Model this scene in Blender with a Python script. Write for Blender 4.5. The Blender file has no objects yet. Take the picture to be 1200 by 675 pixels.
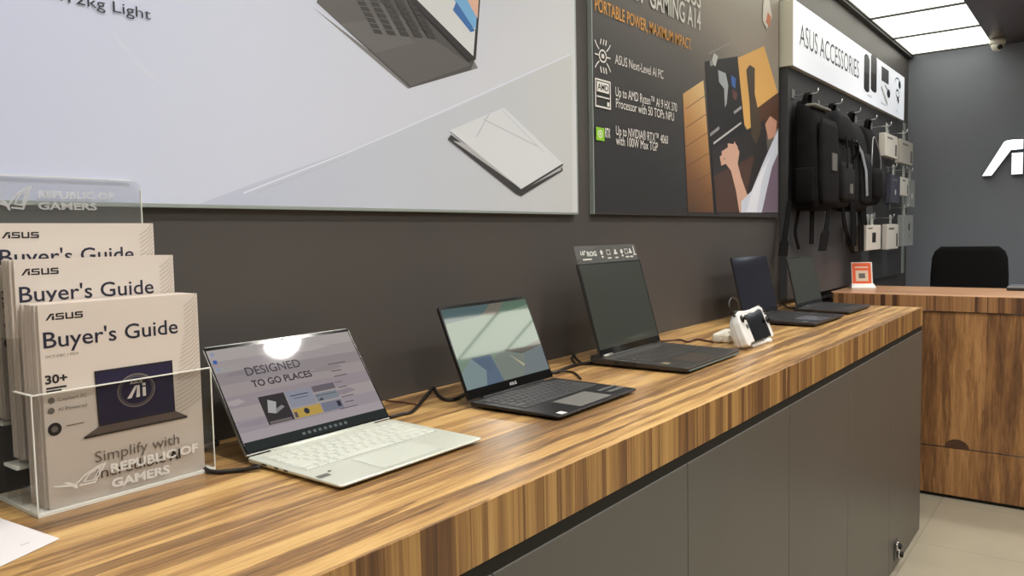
import bpy, bmesh, math, random
from mathutils import Vector, Matrix
random.seed(7)
R_ = math.radians
SC = bpy.context.scene
COL = SC.collection

# ------------------------------------------------------------------ camera (measured from the photograph's vanishing points)
FPX = 911.06
CAM = Vector((0.0, -1.222, 1.335))
YAW, PITCH, ROLL = R_(37.5575), R_(-3.8361), R_(-1.1535)
fw = Vector((math.cos(YAW)*math.cos(PITCH), math.sin(YAW)*math.cos(PITCH), math.sin(PITCH)))
rt0 = Vector((math.sin(YAW), -math.cos(YAW), 0)); up0 = rt0.cross(fw)
RT = rt0*math.cos(ROLL) + up0*math.sin(ROLL)
UP = up0*math.cos(ROLL) - rt0*math.sin(ROLL)

def ray(x, y):
    return RT*((x-600)/FPX) + UP*(-(y-337.5)/FPX) + fw
def on(axis, val, x, y):
    d = ray(x, y); t = (val-CAM[axis])/d[axis]
    return CAM + d*t
def wl(x, y, Y=0.0):                       # photo pixel -> (X, Z) on a plane parallel to the left wall
    p = on(1, Y, x, y); return (p.x, p.z)
TOP = 0.99                                 # counter height
def tp(x, y, z=TOP):                       # photo pixel -> point on a horizontal plane
    return on(2, z, x, y)

# ------------------------------------------------------------------ materials
def lin(c):
    return tuple((v/255/12.92 if v/255 <= .04045 else ((v/255+.055)/1.055)**2.4) for v in c[:3])
def nodes_of(name):
    m = bpy.data.materials.new(name); m.use_nodes = True
    return m, m.node_tree, m.node_tree.nodes['Principled BSDF']
def mat(name, c, rough=.5, metal=0, spec=.5, emit=0, ec=None, bump=0, bscale=200, var=0, vscale=8, ior=None, coat=0):
    m, nt, b = nodes_of(name); L = nt.links
    col = lin(c)
    b.inputs['Base Color'].default_value = (*col, 1)
    b.inputs['Roughness'].default_value = rough; b.inputs['Metallic'].default_value = metal
    b.inputs['Specular IOR Level'].default_value = spec
    if ior: b.inputs['IOR'].default_value = ior
    if coat: b.inputs['Coat Weight'].default_value = coat; b.inputs['Coat Roughness'].default_value = .05
    if emit:
        b.inputs['Emission Color'].default_value = (*lin(ec or c), 1); b.inputs['Emission Strength'].default_value = emit
    if bump or var:
        tc = nt.nodes.new('ShaderNodeTexCoord')
        if bump:
            n = nt.nodes.new('ShaderNodeTexNoise'); n.inputs['Scale'].default_value = bscale; n.inputs['Detail'].default_value = 3
            bp = nt.nodes.new('ShaderNodeBump'); bp.inputs['Strength'].default_value = bump; bp.inputs['Distance'].default_value = .002
            L.new(tc.outputs['Object'], n.inputs['Vector']); L.new(n.outputs['Fac'], bp.inputs['Height']); L.new(bp.outputs['Normal'], b.inputs['Normal'])
        if var:
            n = nt.nodes.new('ShaderNodeTexNoise'); n.inputs['Scale'].default_value = vscale; n.inputs['Detail'].default_value = 4
            r = nt.nodes.new('ShaderNodeValToRGB')
            r.color_ramp.elements[0].position = .3; r.color_ramp.elements[1].position = .7
            r.color_ramp.elements[0].color = (*[v*(1-var) for v in col], 1); r.color_ramp.elements[1].color = (*[min(1, v*(1+var)) for v in col], 1)
            L.new(tc.outputs['Object'], n.inputs['Vector']); L.new(n.outputs['Fac'], r.inputs['Fac']); L.new(r.outputs['Color'], b.inputs['Base Color'])
    return m

def tc_zero(N):
    x = N.new('ShaderNodeValue'); x.outputs[0].default_value = 1; return x.outputs[0]
def wood(name, axis, across, stops, rough=.32, fig=.5, seedoff=0.0, band=9.0, cell=.22, wave=.25):
    """grain runs along `axis`; tone changes along `across` (0,1,2)."""
    m, nt, b = nodes_of(name); L = nt.links; N = nt.nodes
    tc = N.new('ShaderNodeTexCoord')
    def noise(s_along, s_across, s_other, detail=4, rough_=.6, off=0.0):
        mp = N.new('ShaderNodeMapping'); s = [s_other]*3; s[axis] = s_along; s[across] = s_across
        mp.inputs['Scale'].default_value = s; mp.inputs['Location'].default_value = (off+seedoff, off*1.7+seedoff, off*.6)
        n = N.new('ShaderNodeTexNoise'); n.inputs['Scale'].default_value = 1; n.inputs['Detail'].default_value = detail; n.inputs['Roughness'].default_value = rough_
        L.new(tc.outputs['Object'], mp.inputs['Vector']); L.new(mp.outputs['Vector'], n.inputs['Vector']); return n
    wide = noise(.55*fig*2, band, .01, 2, .5)
    mid = noise(1.1*fig*2, band*3.4, .01, 4, .65, 3.3)
    fine = noise(5*fig*2, band*16, .01, 3, .7, 9.1)
    def mul(a, k):
        x = N.new('ShaderNodeMath'); x.operation = 'MULTIPLY'; x.inputs[1].default_value = k; L.new(a, x.inputs[0]); return x.outputs[0]
    def add(a, c):
        x = N.new('ShaderNodeMath'); x.operation = 'ADD'; L.new(a, x.inputs[0]); L.new(c, x.inputs[1]); return x.outputs[0]
    # strips of single tone, long along the grain, with wavering edges
    mp = N.new('ShaderNodeMapping'); sc = [.01]*3; sc[axis] = .55*fig*2*.8; sc[across] = band*2.6
    mp.inputs['Scale'].default_value = sc; mp.inputs['Location'].default_value = (seedoff*1.3, seedoff*2.1, 0)
    L.new(tc.outputs['Object'], mp.inputs['Vector'])
    wob = N.new('ShaderNodeMixRGB'); wob.blend_type = 'LINEAR_LIGHT'; wob.inputs['Fac'].default_value = wave
    L.new(mp.outputs['Vector'], wob.inputs[1]); L.new(mid.outputs['Color'], wob.inputs[2])
    vo = N.new('ShaderNodeTexVoronoi'); vo.inputs['Scale'].default_value = 1; L.new(wob.outputs[0], vo.inputs['Vector'])
    sep = N.new('ShaderNodeSeparateColor'); L.new(vo.outputs['Color'], sep.inputs[0])
    v = add(add(add(mul(wide.outputs['Fac'], .28), mul(mid.outputs['Fac'], .40)), mul(fine.outputs['Fac'], .32)), mul(sep.outputs[0], cell))
    v = add(v, mul(tc_zero(N), -cell*.5))
    r = N.new('ShaderNodeValToRGB'); cr = r.color_ramp
    while len(cr.elements) < len(stops): cr.elements.new(.5)
    for e, (p, c) in zip(cr.elements, stops): e.position = p; e.color = (*lin(c), 1)
    L.new(v, r.inputs['Fac']); L.new(r.outputs['Color'], b.inputs['Base Color'])
    bp = N.new('ShaderNodeBump'); bp.inputs['Strength'].default_value = .06; bp.inputs['Distance'].default_value = .002
    L.new(fine.outputs['Fac'], bp.inputs['Height']); L.new(bp.outputs['Normal'], b.inputs['Normal'])
    b.inputs['Roughness'].default_value = rough
    return m

def clear(name, tint, gloss=.5, white=0.0, wc=(235, 238, 235)):
    """thin clear plastic: lets light straight through, with a Fresnel sheen and an optional milky share."""
    m, nt, b = nodes_of(name); N = nt.nodes; L = nt.links
    t = N.new('ShaderNodeBsdfTransparent'); t.inputs['Color'].default_value = (*tint, 1)
    g = N.new('ShaderNodeBsdfGlossy'); g.inputs['Roughness'].default_value = .04
    f = N.new('ShaderNodeLayerWeight'); f.inputs['Blend'].default_value = .5
    pw = N.new('ShaderNodeMath'); pw.operation = 'POWER'; pw.inputs[1].default_value = 5; L.new(f.outputs['Facing'], pw.inputs[0])
    ma = N.new('ShaderNodeMath'); ma.operation = 'MULTIPLY_ADD'; ma.inputs[1].default_value = gloss; ma.inputs[2].default_value = .04*gloss; L.new(pw.outputs[0], ma.inputs[0])
    mx = N.new('ShaderNodeMixShader'); L.new(ma.outputs[0], mx.inputs['Fac']); L.new(t.outputs[0], mx.inputs[1]); L.new(g.outputs[0], mx.inputs[2])
    out = mx
    if white:
        d = N.new('ShaderNodeBsdfDiffuse'); d.inputs['Color'].default_value = (*lin(wc), 1)
        m2 = N.new('ShaderNodeMixShader'); m2.inputs['Fac'].default_value = white
        L.new(mx.outputs[0], m2.inputs[1]); L.new(d.outputs[0], m2.inputs[2]); out = m2
    N.remove(b)
    L.new(out.outputs[0], nt.nodes['Material Output'].inputs['Surface'])
    return m

M = {}
M['wall'] = mat('dark grey wall paint', (77, 73, 71), .5, var=.05, vscale=3, bump=.05, bscale=300)
M['farwall'] = mat('blue grey wall paint', (124, 128, 138), .6, var=.05, vscale=2.5, bump=.05, bscale=300)
M['wallR'] = mat('pale grey wall paint', (150, 150, 146), .6, var=.04, vscale=2)
M['ceil'] = mat('dark glossy ceiling', (80, 64, 64), .25, var=.12, vscale=2.5)
M['trim'] = mat('ceiling trim dark', (52, 51, 50), .6)
M['topwood'] = wood('worktop wood', 0, 1, [(.34, (98, 75, 54)), (.43, (142, 108, 72)), (.50, (180, 140, 90)), (.57, (208, 169, 110)), (.68, (224, 188, 126))], .3, .85, 0, 12, .15, .45)
M['edgewood'] = wood('edge wood', 2, 0, [(.30, (86, 59, 40)), (.41, (120, 84, 52)), (.50, (152, 111, 67)), (.59, (184, 141, 84)), (.72, (206, 164, 102))], .42, .3, 4.0, 14, .22, .12)
M['deskwood'] = wood('desk wood', 2, 1, [(.30, (80, 54, 36)), (.42, (122, 84, 52)), (.52, (160, 114, 70)), (.64, (190, 142, 92)), (.76, (150, 104, 62))], .45, .9, 8.0, 7, .16, .5)
M['deskedge'] = wood('desk edge wood', 2, 1, [(.30, (78, 50, 36)), (.42, (112, 76, 50)), (.52, (150, 106, 68)), (.64, (176, 130, 86)), (.76, (130, 88, 58))], .45, .3, 2.0, 15, .30, .08)
M['desktop'] = wood('desk top wood', 1, 0, [(.30, (140, 102, 78)), (.5, (186, 142, 108)), (.7, (206, 162, 124))], .3, .55, 5.0, 10, .15, .2)
M['cab'] = mat('grey cabinet laminate', (94, 91, 86), .38, var=.03, vscale=5)
M['black'] = mat('black plastic', (22, 22, 23), .45, bump=.1)
M['gap'] = mat('black recess', (44, 42, 38), .7, spec=.2)
M['chrome'] = mat('chrome', (205, 205, 205), .15, 1)
M['rub'] = mat('black rubber', (18, 17, 17), .6, bump=.1)
M['darkwire'] = mat('black cable', (24, 18, 18), .45)
M['steel'] = mat('grey steel hook', (190, 190, 188), .35, .9)
M['panelgrey'] = mat('grey display panel', (66, 66, 69), .5, var=.04, vscale=4)
M['alu'] = mat('pale aluminium', (176, 186, 182), .4, .5)
M['white'] = mat('white plastic', (232, 232, 228), .35, bump=.03)
M['cream'] = mat('cream plastic', (226, 222, 208), .4)
M['paper'] = mat('white paper', (228, 224, 226), .7, bump=.05)

# floor tiles
def floor_mat():
    m, nt, b = nodes_of('beige floor tiles'); N = nt.nodes; L = nt.links
    tc = N.new('ShaderNodeTexCoord')
    br = N.new('ShaderNodeTexBrick'); br.offset = 0
    br.inputs['Scale'].default_value = 1; br.inputs['Brick Width'].default_value = .6; br.inputs['Row Height'].default_value = .6
    br.inputs['Mortar Size'].default_value = .0025
    br.inputs['Color1'].default_value = (*lin((178, 170, 150)), 1); br.inputs['Color2'].default_value = (*lin((172, 165, 147)), 1); br.inputs['Mortar'].default_value = (*lin((150, 142, 126)), 1)
    n = N.new('ShaderNodeTexNoise'); n.inputs['Scale'].default_value = 6; n.inputs['Detail'].default_value = 5
    mx = N.new('ShaderNodeMixRGB'); mx.blend_type = 'MULTIPLY'; mx.inputs['Fac'].default_value = .22
    L.new(tc.outputs['Object'], br.inputs['Vector']); L.new(tc.outputs['Object'], n.inputs['Vector'])
    L.new(br.outputs['Color'], mx.inputs[1]); L.new(n.outputs['Fac'], mx.inputs[2]); L.new(mx.outputs[0], b.inputs['Base Color'])
    b.inputs['Roughness'].default_value = .3
    return m
M['floor'] = floor_mat()

# ------------------------------------------------------------------ geometry helpers
class MB:
    """collects shapes into ONE mesh; each shape may use its own material"""
    def __init__(s): s.bm = bmesh.new(); s.mats = []
    def mi(s, m):
        if m not in s.mats: s.mats.append(m)
        return s.mats.index(m)
    def box(s, x0, x1, y0, y1, z0, z1, m, bev=0.0, seg=2):
        g = bmesh.new(); r = bmesh.ops.create_cube(g, size=1)
        for v in g.verts: v.co = Vector(((x0+x1)/2+v.co.x*(x1-x0), (y0+y1)/2+v.co.y*(y1-y0), (z0+z1)/2+v.co.z*(z1-z0)))
        if bev: bmesh.ops.bevel(g, geom=list(g.edges), offset=bev, segments=seg, affect='EDGES', profile=.5)
        s.merge(g, m); return s
    def merge(s, g, m, mx=None, smooth=False):
        i = s.mi(m); mp = {}
        for v in g.verts: mp[v] = s.bm.verts.new(mx @ v.co if mx else v.co)
        for f in g.faces:
            try: nf = s.bm.faces.new([mp[v] for v in f.verts])
            except ValueError: continue
            nf.material_index = i; nf.smooth = smooth or f.smooth
        g.free()
    def prism(s, pts, ext, m, bev=0.0, smooth=False):
        """closed outline of 3D points pushed along the vector ext"""
        g = bmesh.new(); ext = Vector(ext)
        a = [g.verts.new(Vector(p)) for p in pts]; b = [g.verts.new(Vector(p)+ext) for p in pts]
        g.faces.new(a); g.faces.new(b[::-1]); n = len(pts)
        for k in range(n):
            g.faces.new([a[k], b[k], b[(k+1) % n], a[(k+1) % n]])
        bmesh.ops.recalc_face_normals(g, faces=g.faces)
        if bev: bmesh.ops.bevel(g, geom=list(g.edges), offset=bev, segments=2, affect='EDGES', profile=.5)
        s.merge(g, m, smooth=smooth); return s
    def tube(s, pts, r, m, seg=8, smooth=True, caps=True):
        pts = [Vector(p) for p in pts]; g = bmesh.new(); rings = []; n = len(pts)
        prev = None
        for k, p in enumerate(pts):
            t = (pts[min(k+1, n-1)]-pts[max(k-1, 0)]).normalized()
            if prev is None:
                a = Vector((0, 0, 1)) if abs(t.z) < .9 else Vector((1, 0, 0)); u = t.cross(a).normalized()
            else: u = (prev - t*prev.dot(t)).normalized()
            prev = u; w = t.cross(u); rr = r[k] if isinstance(r, (list, tuple)) else r
            rings.append([g.verts.new(p+(u*math.cos(2*math.pi*j/seg)+w*math.sin(2*math.pi*j/seg))*rr) for j in range(seg)])
        for k in range(n-1):
            for j in range(seg):
                f = g.faces.new([rings[k][j], rings[k][(j+1) % seg], rings[k+1][(j+1) % seg], rings[k+1][j]]); f.smooth = smooth
        if caps: g.faces.new(rings[0][::-1]); g.faces.new(rings[-1])
        bmesh.ops.recalc_face_normals(g, faces=g.faces)
        s.merge(g, m); return s
    def lathe(s, prof, c, m, seg=24, axis=2):
        """profile of (radius, height) turned about an axis through c"""
        g = bmesh.new(); rings = []
        for r, h in prof:
            ring = []
            for j in range(seg):
                a = 2*math.pi*j/seg; p = [0, 0, 0]
                p[axis] = h; p[(axis+1) % 3] = r*math.cos(a); p[(axis+2) % 3] = r*math.sin(a)
                ring.append(g.verts.new(Vector(p)+Vector(c)))
            rings.append(ring)
        for k in range(len(rings)-1):
            for j in range(seg):
                f = g.faces.new([rings[k][j], rings[k][(j+1) % seg], rings[k+1][(j+1) % seg], rings[k+1][j]]); f.smooth = True
        if prof[0][0] > 1e-6: g.faces.new(rings[0][::-1])
        if prof[-1][0] > 1e-6: g.faces.new(rings[-1])
        bmesh.ops.remove_doubles(g, verts=g.verts, dist=1e-6)
        bmesh.ops.recalc_face_normals(g, faces=g.faces)
        s.merge(g, m); return s
    def loft(s, secs, m, smooth=True):
        """closed rings of equal length joined into a skin with caps"""
        g = bmesh.new(); rings = [[g.verts.new(Vector(p)) for p in sec] for sec in secs]; n = len(secs[0])
        for k in range(len(rings)-1):
            for j in range(n):
                f = g.faces.new([rings[k][j], rings[k][(j+1) % n], rings[k+1][(j+1) % n], rings[k+1][j]]); f.smooth = smooth
        g.faces.new(rings[0][::-1]); g.faces.new(rings[-1])
        bmesh.ops.recalc_face_normals(g, faces=g.faces)
        s.merge(g, m); return s
    def ribbon(s, pts, wdir, w, t, m):
        pts = [Vector(p) for p in pts]; wdir = Vector(wdir).normalized(); g = bmesh.new(); rings = []
        n = len(pts)
        for k, p in enumerate(pts):
            tg = (pts[min(k+1, n-1)]-pts[max(k-1, 0)]).normalized(); nn = tg.cross(wdir).normalized()
            ww = w[k] if isinstance(w, (list, tuple)) else w
            rings.append([g.verts.new(p+wdir*ww/2*a+nn*t/2*b) for a, b in ((-1, -1), (1, -1), (1, 1), (-1, 1))])
        for k in range(n-1):
            for j in range(4): g.faces.new([rings[k][j], rings[k][(j+1) % 4], rings[k+1][(j+1) % 4], rings[k+1][j]])
        g.faces.new(rings[0][::-1]); g.faces.new(rings[-1]); bmesh.ops.recalc_face_normals(g, faces=g.faces)
        s.merge(g, m); return s
    def build(s, name, parent=None, loc=None, rot=None):
        me = bpy.data.meshes.new(name); s.bm.to_mesh(me); s.bm.free()
        for m in s.mats: me.materials.append(m)
        o = bpy.data.objects.new(name, me); COL.objects.link(o)
        if parent: o.parent = parent
        if loc is not None: o.location = loc
        if rot is not None: o.rotation_euler = rot
        return o

def smooth_path(pts, n=6):
    """Catmull-Rom through the points"""
    P = [Vector(p) for p in pts]; P = [P[0]*2-P[1]] + P + [P[-1]*2-P[-2]]; out = []
    for k in range(1, len(P)-2):
        for j in range(n):
            t = j/n; a, b, c, d = P[k-1:k+3]
            out.append(.5*((2*b)+(c-a)*t+(2*a-5*b+4*c-d)*t*t+(3*b-a-3*c+d)*t**3))
    out.append(P[-2]); return out

_txt = {}
def glyphs(s, bold=0.0):
    """text as 2D triangles, scaled so that capitals are 1 high and the line is 1 wide"""
    k = (s, bold)
    if k in _txt: return _txt[k]
    def raw(st):
        c = bpy.data.curves.new('t', 'FONT'); c.body = st; c.size = 1; c.offset = bold; c.fill_mode = 'FRONT'; c.resolution_u = 3
        o = bpy.data.objects.new('t', c); COL.objects.link(o); bpy.context.view_layer.update()
        me = bpy.data.meshes.new_from_object(o)
        V = [v.co.copy() for v in me.vertices]; F = [list(p.vertices) for p in me.polygons]
        bpy.data.objects.remove(o); bpy.data.curves.remove(c); bpy.data.meshes.remove(me); return V, F
    V, F = raw(s); H, _ = raw('H')
    h = max(v.y for v in H)-min(v.y for v in H); b = min(v.y for v in H)
    x0 = min(v.x for v in V); x1 = max(v.x for v in V)
    _txt[k] = ([((v.x-x0)/(x1-x0), (v.y-b)/h) for v in V], F, (x1-x0)/h); return _txt[k]

class Art:
    """flat printed artwork: polygons, lines and lettering laid on one surface. P(u, v, lift) gives the 3D point."""
    def __init__(s, P, step=.00004): s.P = P; s.step = step; s.mb = MB(); s.k = 1
    def poly(s, pts, m, layer=None):
        s.k += 1; l = (layer if layer is not None else s.k)*s.step; i = s.mb.mi(m)
        vs = [s.mb.bm.verts.new(s.P(u, v, l)) for u, v in pts]
        f = s.mb.bm.faces.new(vs); f.material_index = i; return s
    def rect(s, u0, v0, u1, v1, m): return s.poly([(u0, v0), (u1, v0), (u1, v1), (u0, v1)], m)
    def circle(s, u, v, r, m, ru=None, n=20): return s.poly([(u+(ru or r)*math.cos(2*math.pi*k/n), v+r*math.sin(2*math.pi*k/n)) for k in range(n)], m)
    def line(s, pts, w, m, closed=False):
        s.k += 1; l = s.k*s.step; i = s.mb.mi(m); pts = list(pts) + ([pts[0]] if closed else [])
        for a, b in zip(pts, pts[1:]):
            d = Vector((b[0]-a[0], b[1]-a[1])); 
            if d.length < 1e-9: continue
            n = Vector((-d.y, d.x)).normalized()*w/2; e = d.normalized()*w*.3
            q = [(a[0]-e.x+n.x, a[1]-e.y+n.y), (b[0]+e.x+n.x, b[1]+e.y+n.y), (b[0]+e.x-n.x, b[1]+e.y-n.y), (a[0]-e.x-n.x, a[1]-e.y-n.y)]
            f = s.mb.bm.faces.new([s.mb.bm.verts.new(s.P(u, v, l)) for u, v in q]); f.material_index = i
            l += s.step*.02
        return s
    def ring(s, u, v, r, w, m, ru=None, n=28, a0=0, a1=360):
        ru = ru or r; full = abs(a1-a0) >= 359; k = [R_(a0+(a1-a0)*j/n) for j in range(n+1)]
        s.k += 1; l = s.k*s.step; i = s.mb.mi(m)
        for a, b in zip(k, k[1:]):
            q = [(u+(ru+d)*math.cos(t), v+(r+d)*math.sin(t)) for t, d in ((a, -w/2), (b, -w/2), (b, w/2), (a, w/2))]
            f = s.mb.bm.faces.new([s.mb.bm.verts.new(s.P(x, y, l)) for x, y in q]); f.material_index = i
        return s
    def text(s, st, u, v, w, cap, m, bold=0.0, shear=0.0, slope=0.0):
        """left end of the base line at (u, v); w wide (None = natural), capitals `cap` high"""
        V, F, asp = glyphs(st, bold); s.k += 1; l = s.k*s.step; i = s.mb.mi(m)
        if w is None: w = asp*cap
        vs = [s.mb.bm.verts.new(s.P(u+x*w+y*cap*shear, v+y*cap+x*w*slope, l)) for x, y in V]
        for f in F:
            try: nf = s.mb.bm.faces.new([vs[j] for j in f]); nf.material_index = i
            except ValueError: pass
        return s
    def build(s, name, parent=None, loc=None): return s.mb.build(name, parent, loc)

def on_wall(Y): return lambda u, v, l: Vector((u, Y-l, v))

def tag(o, label=None, cat=None, group=None, kind=None):
    if label: o['label'] = label
    if cat: o['category'] = cat
    if group: o['group'] = group
    if kind: o['kind'] = kind
    return o
def thing(name, loc, label, cat, group=None, rz=0.0):
    o = bpy.data.objects.new(name, None); COL.objects.link(o); o.empty_display_size = .05
    o.location = loc; o.rotation_euler = (0, 0, rz)
    return tag(o, label, cat, group)
def copy_tree(o, parent=None):
    c = o.copy(); COL.objects.link(c)
    if parent: c.parent = parent
    for ch in list(o.children): copy_tree(ch, c)
    return c

# the maker's word mark: slanted A without a bar, S, U, S drawn as solid strokes in a box 1 high
def wordmark_polys():
    """list of letters, each a list of outlines, (x, y) with capitals 1 high"""
    A = [[(0, 0), (.26, 0), (.78, .72), (1.02, .72), (1.02, 1), (.66, 1), (.58, .96)], [(.80, .62), (1.10, .62), (1.10, 0), (.80, 0)], [(.76, .72), (1.10, .72), (1.10, 1), (.76, 1)]]
    def S(x): return [[(x+.06, .78), (x+1.02, .78), (x+1.02, 1), (x+.12, 1), (x, .88)], [(x, .42), (x+.24, .42), (x+.24, .90), (x, .90)],
                      [(x, .40), (x+.92, .40), (x+1.0, .60), (x, .60)], [(x+.78, .1), (x+1.02, .1), (x+1.02, .54), (x+.78, .54)], [(x-.1, 0), (x+.95, 0), (x+1.02, .22), (x-.1, .22)]]
    def U(x): return [[(x, .06), (x+.24, .06), (x+.24, 1), (x, 1)], [(x+.02, 0), (x+1.0, 0), (x+1.0, .22), (x+.02, .22)], [(x+.78, .06), (x+1.02, .06), (x+1.02, 1), (x+.78, 1)]]
    return [A, S(1.30), U(2.5), S(3.72)]
def art_wordmark(a, u, v, w, h, m):
    for letter in wordmark_polys():
        for pl in letter: a.poly([(u+x/4.74*w, v+y*h) for x, y in pl], m, a.k)
    a.k += 1
def art_eye(a, u, v, w, h, m):
    """the slanted eye emblem, as outline strokes in the box (u, v, w, h)"""
    p = lambda pts: [(u+x*w, v+y*h) for x, y in pts]
    a.poly(p([(0, .42), (.12, .30), (.30, .22), (.42, .14), (.46, .20), (.34, .30), (.20, .36)]), m)
    a.poly(p([(.20, .50), (.36, .20), (.40, .06), (.46, .0), (.46, .14), (.40, .30), (.30, .46)]), m)
    a.line(p([(.42, .22), (.60, .62), (.84, .92), (1.0, 1.0)]), h*.07, m)
    a.line(p([(.50, .14), (.78, .10), (.98, .98)]), h*.08, m)
    a.line(p([(.58, .30), (.70, .66), (.90, .86)]), h*.06, m)
    a.line(p([(.58, .28), (.76, .24), (.88, .80)]), h*.06, m)

# ================================================================== the room
XF = 6.5; XB = -2.2; YR = -5.2; ZC = 2.6
def struct(name, mb, label=None):
    o = mb.build(name); o['kind'] = 'structure'
    if label: o['label'] = label
    return o
struct('floor', MB().box(XB, XF, YR, 0, -.1, 0, M['floor']))
struct('wall_left', MB().box(XB, XF+.1, 0, .1, 0, ZC+.1, M['wall']))
struct('wall_far', MB().box(XF, XF+.1, YR, 0, 0, ZC+.1, M['farwall']))
struct('wall_right', MB().box(XB-.1, XF+.1, YR-.1, YR, 0, ZC+.1, M['wallR']))
struct('wall_back', MB().box(XB-.1, XB, YR, 0, 0, ZC+.1, M['wallR']))
# ceiling: dark glossy fields with lit strips let in between them
STRIPS = [(-.545, -.03), (-2.67, -2.09), (-4.80, -4.22)]
cm = MB(); edge = 0.0
for y0, y1 in STRIPS:
    cm.box(XB, XF, y1, edge, ZC, ZC+.1, M['ceil']); edge = y0
cm.box(XB, XF, YR, edge, ZC, ZC+.1, M['ceil'])
cm.box(XB, XF, YR, 0, ZC+.1, ZC+.14, M['ceil'])
struct('ceiling', cm)
struct('trim_1', MB().box(XB, XF, -.03, 0, ZC-.012, ZC, M['trim']))

LIT = mat('lit ceiling diffuser', (250, 250, 235), .5, emit=2.3, ec=(255, 255, 242))
SEAMS = [6.45-.636*k for k in range(14)]
def light_strip(y0, y1, label, shift):
    t = thing('ceiling_light', ((XB+XF)/2, (y0+y1)/2, ZC), label, 'ceiling light', 'ceiling light strips')
    cx, cyy = t.location.x, t.location.y
    xs = sorted([x+shift for x in SEAMS if XB+.05 < x+shift < XF]); xs = [XB+.02] + xs + [XF-.01]
    for a, b in zip(xs, xs[1:]):
        MB().box(a+.009-cx, b-.009-cx, y0+.004-cyy, y1-.004-cyy, .012, .02, LIT).build('diffuser', t)
    f = MB()
    for a in xs[1:-1]: f.box(a-.009-cx, a+.009-cx, y0-cyy, y1-cyy, .002, .03, M['trim'])
    f.box(xs[0]-cx, xs[-1]-cx, y0-cyy, y0+.006-cyy, .002, .03, M['trim']); f.box(xs[0]-cx, xs[-1]-cx, y1-.006-cyy, y1-cyy, .002, .03, M['trim'])
    f.build('frame', t)
    return t
light_strip(*STRIPS[0], 'lit white ceiling strip running along the banner wall', 0)
light_strip(*STRIPS[1], 'lit white ceiling strip over the middle of the shop', .05)
light_strip(*STRIPS[2], 'lit white ceiling strip along the opposite wall', .05)

# round downlights in the dark ceiling field
LAMP = mat('lit downlight lens', (255, 248, 232), .5, emit=14, ec=(255, 246, 226))
def downlight(x, y, label, power):
    t = thing('downlight', (x, y, ZC), label, 'downlight', 'round ceiling downlights')
    MB().lathe([(.074, -.004), (.092, -.006), (.095, 0), (.074, 0), (.074, -.004)], (0, 0, 0), M['white'], 32).build('ring', t)
    MB().lathe([(.0, -.003), (.072, -.003), (.072, -.001), (0, -.001)], (0, 0, 0), LAMP, 32).build('lens', t)
    ld = bpy.data.lights.new('downlight_beam', 'SPOT'); ld.energy = power; ld.spot_size = R_(150); ld.spot_blend = .8; ld.shadow_soft_size = .07; ld.color = (1, .95, .89)
    lo = bpy.data.objects.new('downlight_beam', ld); COL.objects.link(lo); lo.parent = t; lo.location = (0, 0, -.03)
    return t
DL = 50
for x, w in ((.55, 'nearest the brochure holder, added as fill light'), (1.965, 'above the second laptop'), (3.38, 'above the far laptops, added as fill light'), (4.8, 'in front of the backpacks, added as fill light')):  # only the second lamp shows mirrored in a screen; the others are added fill
    downlight(x, -.862, 'round white downlight in the dark ceiling %s' % w, DL)
for x, w in ((.55, 'near'), (1.965, 'second'), (3.38, 'third'), (4.8, 'far')):  # unseen second row, added to brighten the room
    downlight(x, -1.75, 'unseen round downlight added as fill in the %s place of the aisle row' % w, DL)

# ================================================================== counter
XE = 3.75; YFR = -.585; X0 = -.6
wt = thing('worktop', (1.5, -.3, TOP), 'long wood grained worktop running under the laptops', 'counter top')
def rel(t, mb_fn): pass
ox, oy, oz = wt.location
MB().box(X0-ox, XE-ox, YFR+.002-oy, -.001-oy, -.078, 0, M['topwood'], .0015).build('board', wt, )
MB().box(X0-ox, XE-ox, YFR-oy, YFR+.0019-oy, -.079, -.0006, M['edgewood']).build('front_edge', wt)
MB().box(XE-ox, XE+.0019-ox, YFR-oy, -.001-oy, -.079, -.0006, M['edgewood']).build('end_edge', wt)
units = [-.425, .175, .775, 1.375, 1.98, 2.55, 3.15, XE]
names = ['far left of the row, under the paper', 'under the brochure holder', 'under the silver laptop', 'under the black laptop with lit screen', 'under the big gaming laptop', 'under the white handheld console', 'at the far end of the counter, with the lock']
for k, (a, b) in enumerate(zip(units, units[1:])):
    t = thing('counter_cabinet', ((a+b)/2, -.3, 0), 'grey flat fronted cabinet ' + names[k], 'cabinet', 'grey cabinets of the counter')
    h = (b-a)/2
    bd = MB(); bd.box(-h, h, -.265, .295, .06, .888, M['cab'])
    bd.build('body', t)
    MB().box(-h+.001, h-.001, -.285, -.265, .004, .888, M['cab'], .0012).build('door', t)
    MB().box(-h, h, -.22, .295, 0, .06, M['gap']).build('plinth', t)
    MB().box(-h, h, -.282, .295, .8885, .9105, M['gap']).build('gap_shade_strip', t)  # solid dark strip; the shade of the gap is put into its colour
    if k == 6:
        MB().box(h-.001, h, -.2855, .295, .004, .888, M['cab']).build('end_panel', t)
lk = thing('cabinet_lock', (3.27, YFR, .075), 'small chrome and black double lock low on the last grey cabinet', 'lock')
pl = MB(); pl.box(-.03, .03, -.005, 0, -.036, .036, M['cab'], .002); pl.build('plate', lk)
for dx, dz in ((-.016, .022), (.016, -.022)):
    b = MB(); b.lathe([(.019, 0), (.019, -.008), (.013, -.012), (.013, -.007), (0, -.007)], (dx, -.005, dz), M['chrome'], 20, 1); o = b.build('rim', lk)
    b = MB(); b.lathe([(.012, 0), (.012, -.011), (0, -.013)], (dx, -.0125, dz), M['rub'], 16, 1); b.build('plug', lk)

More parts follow.
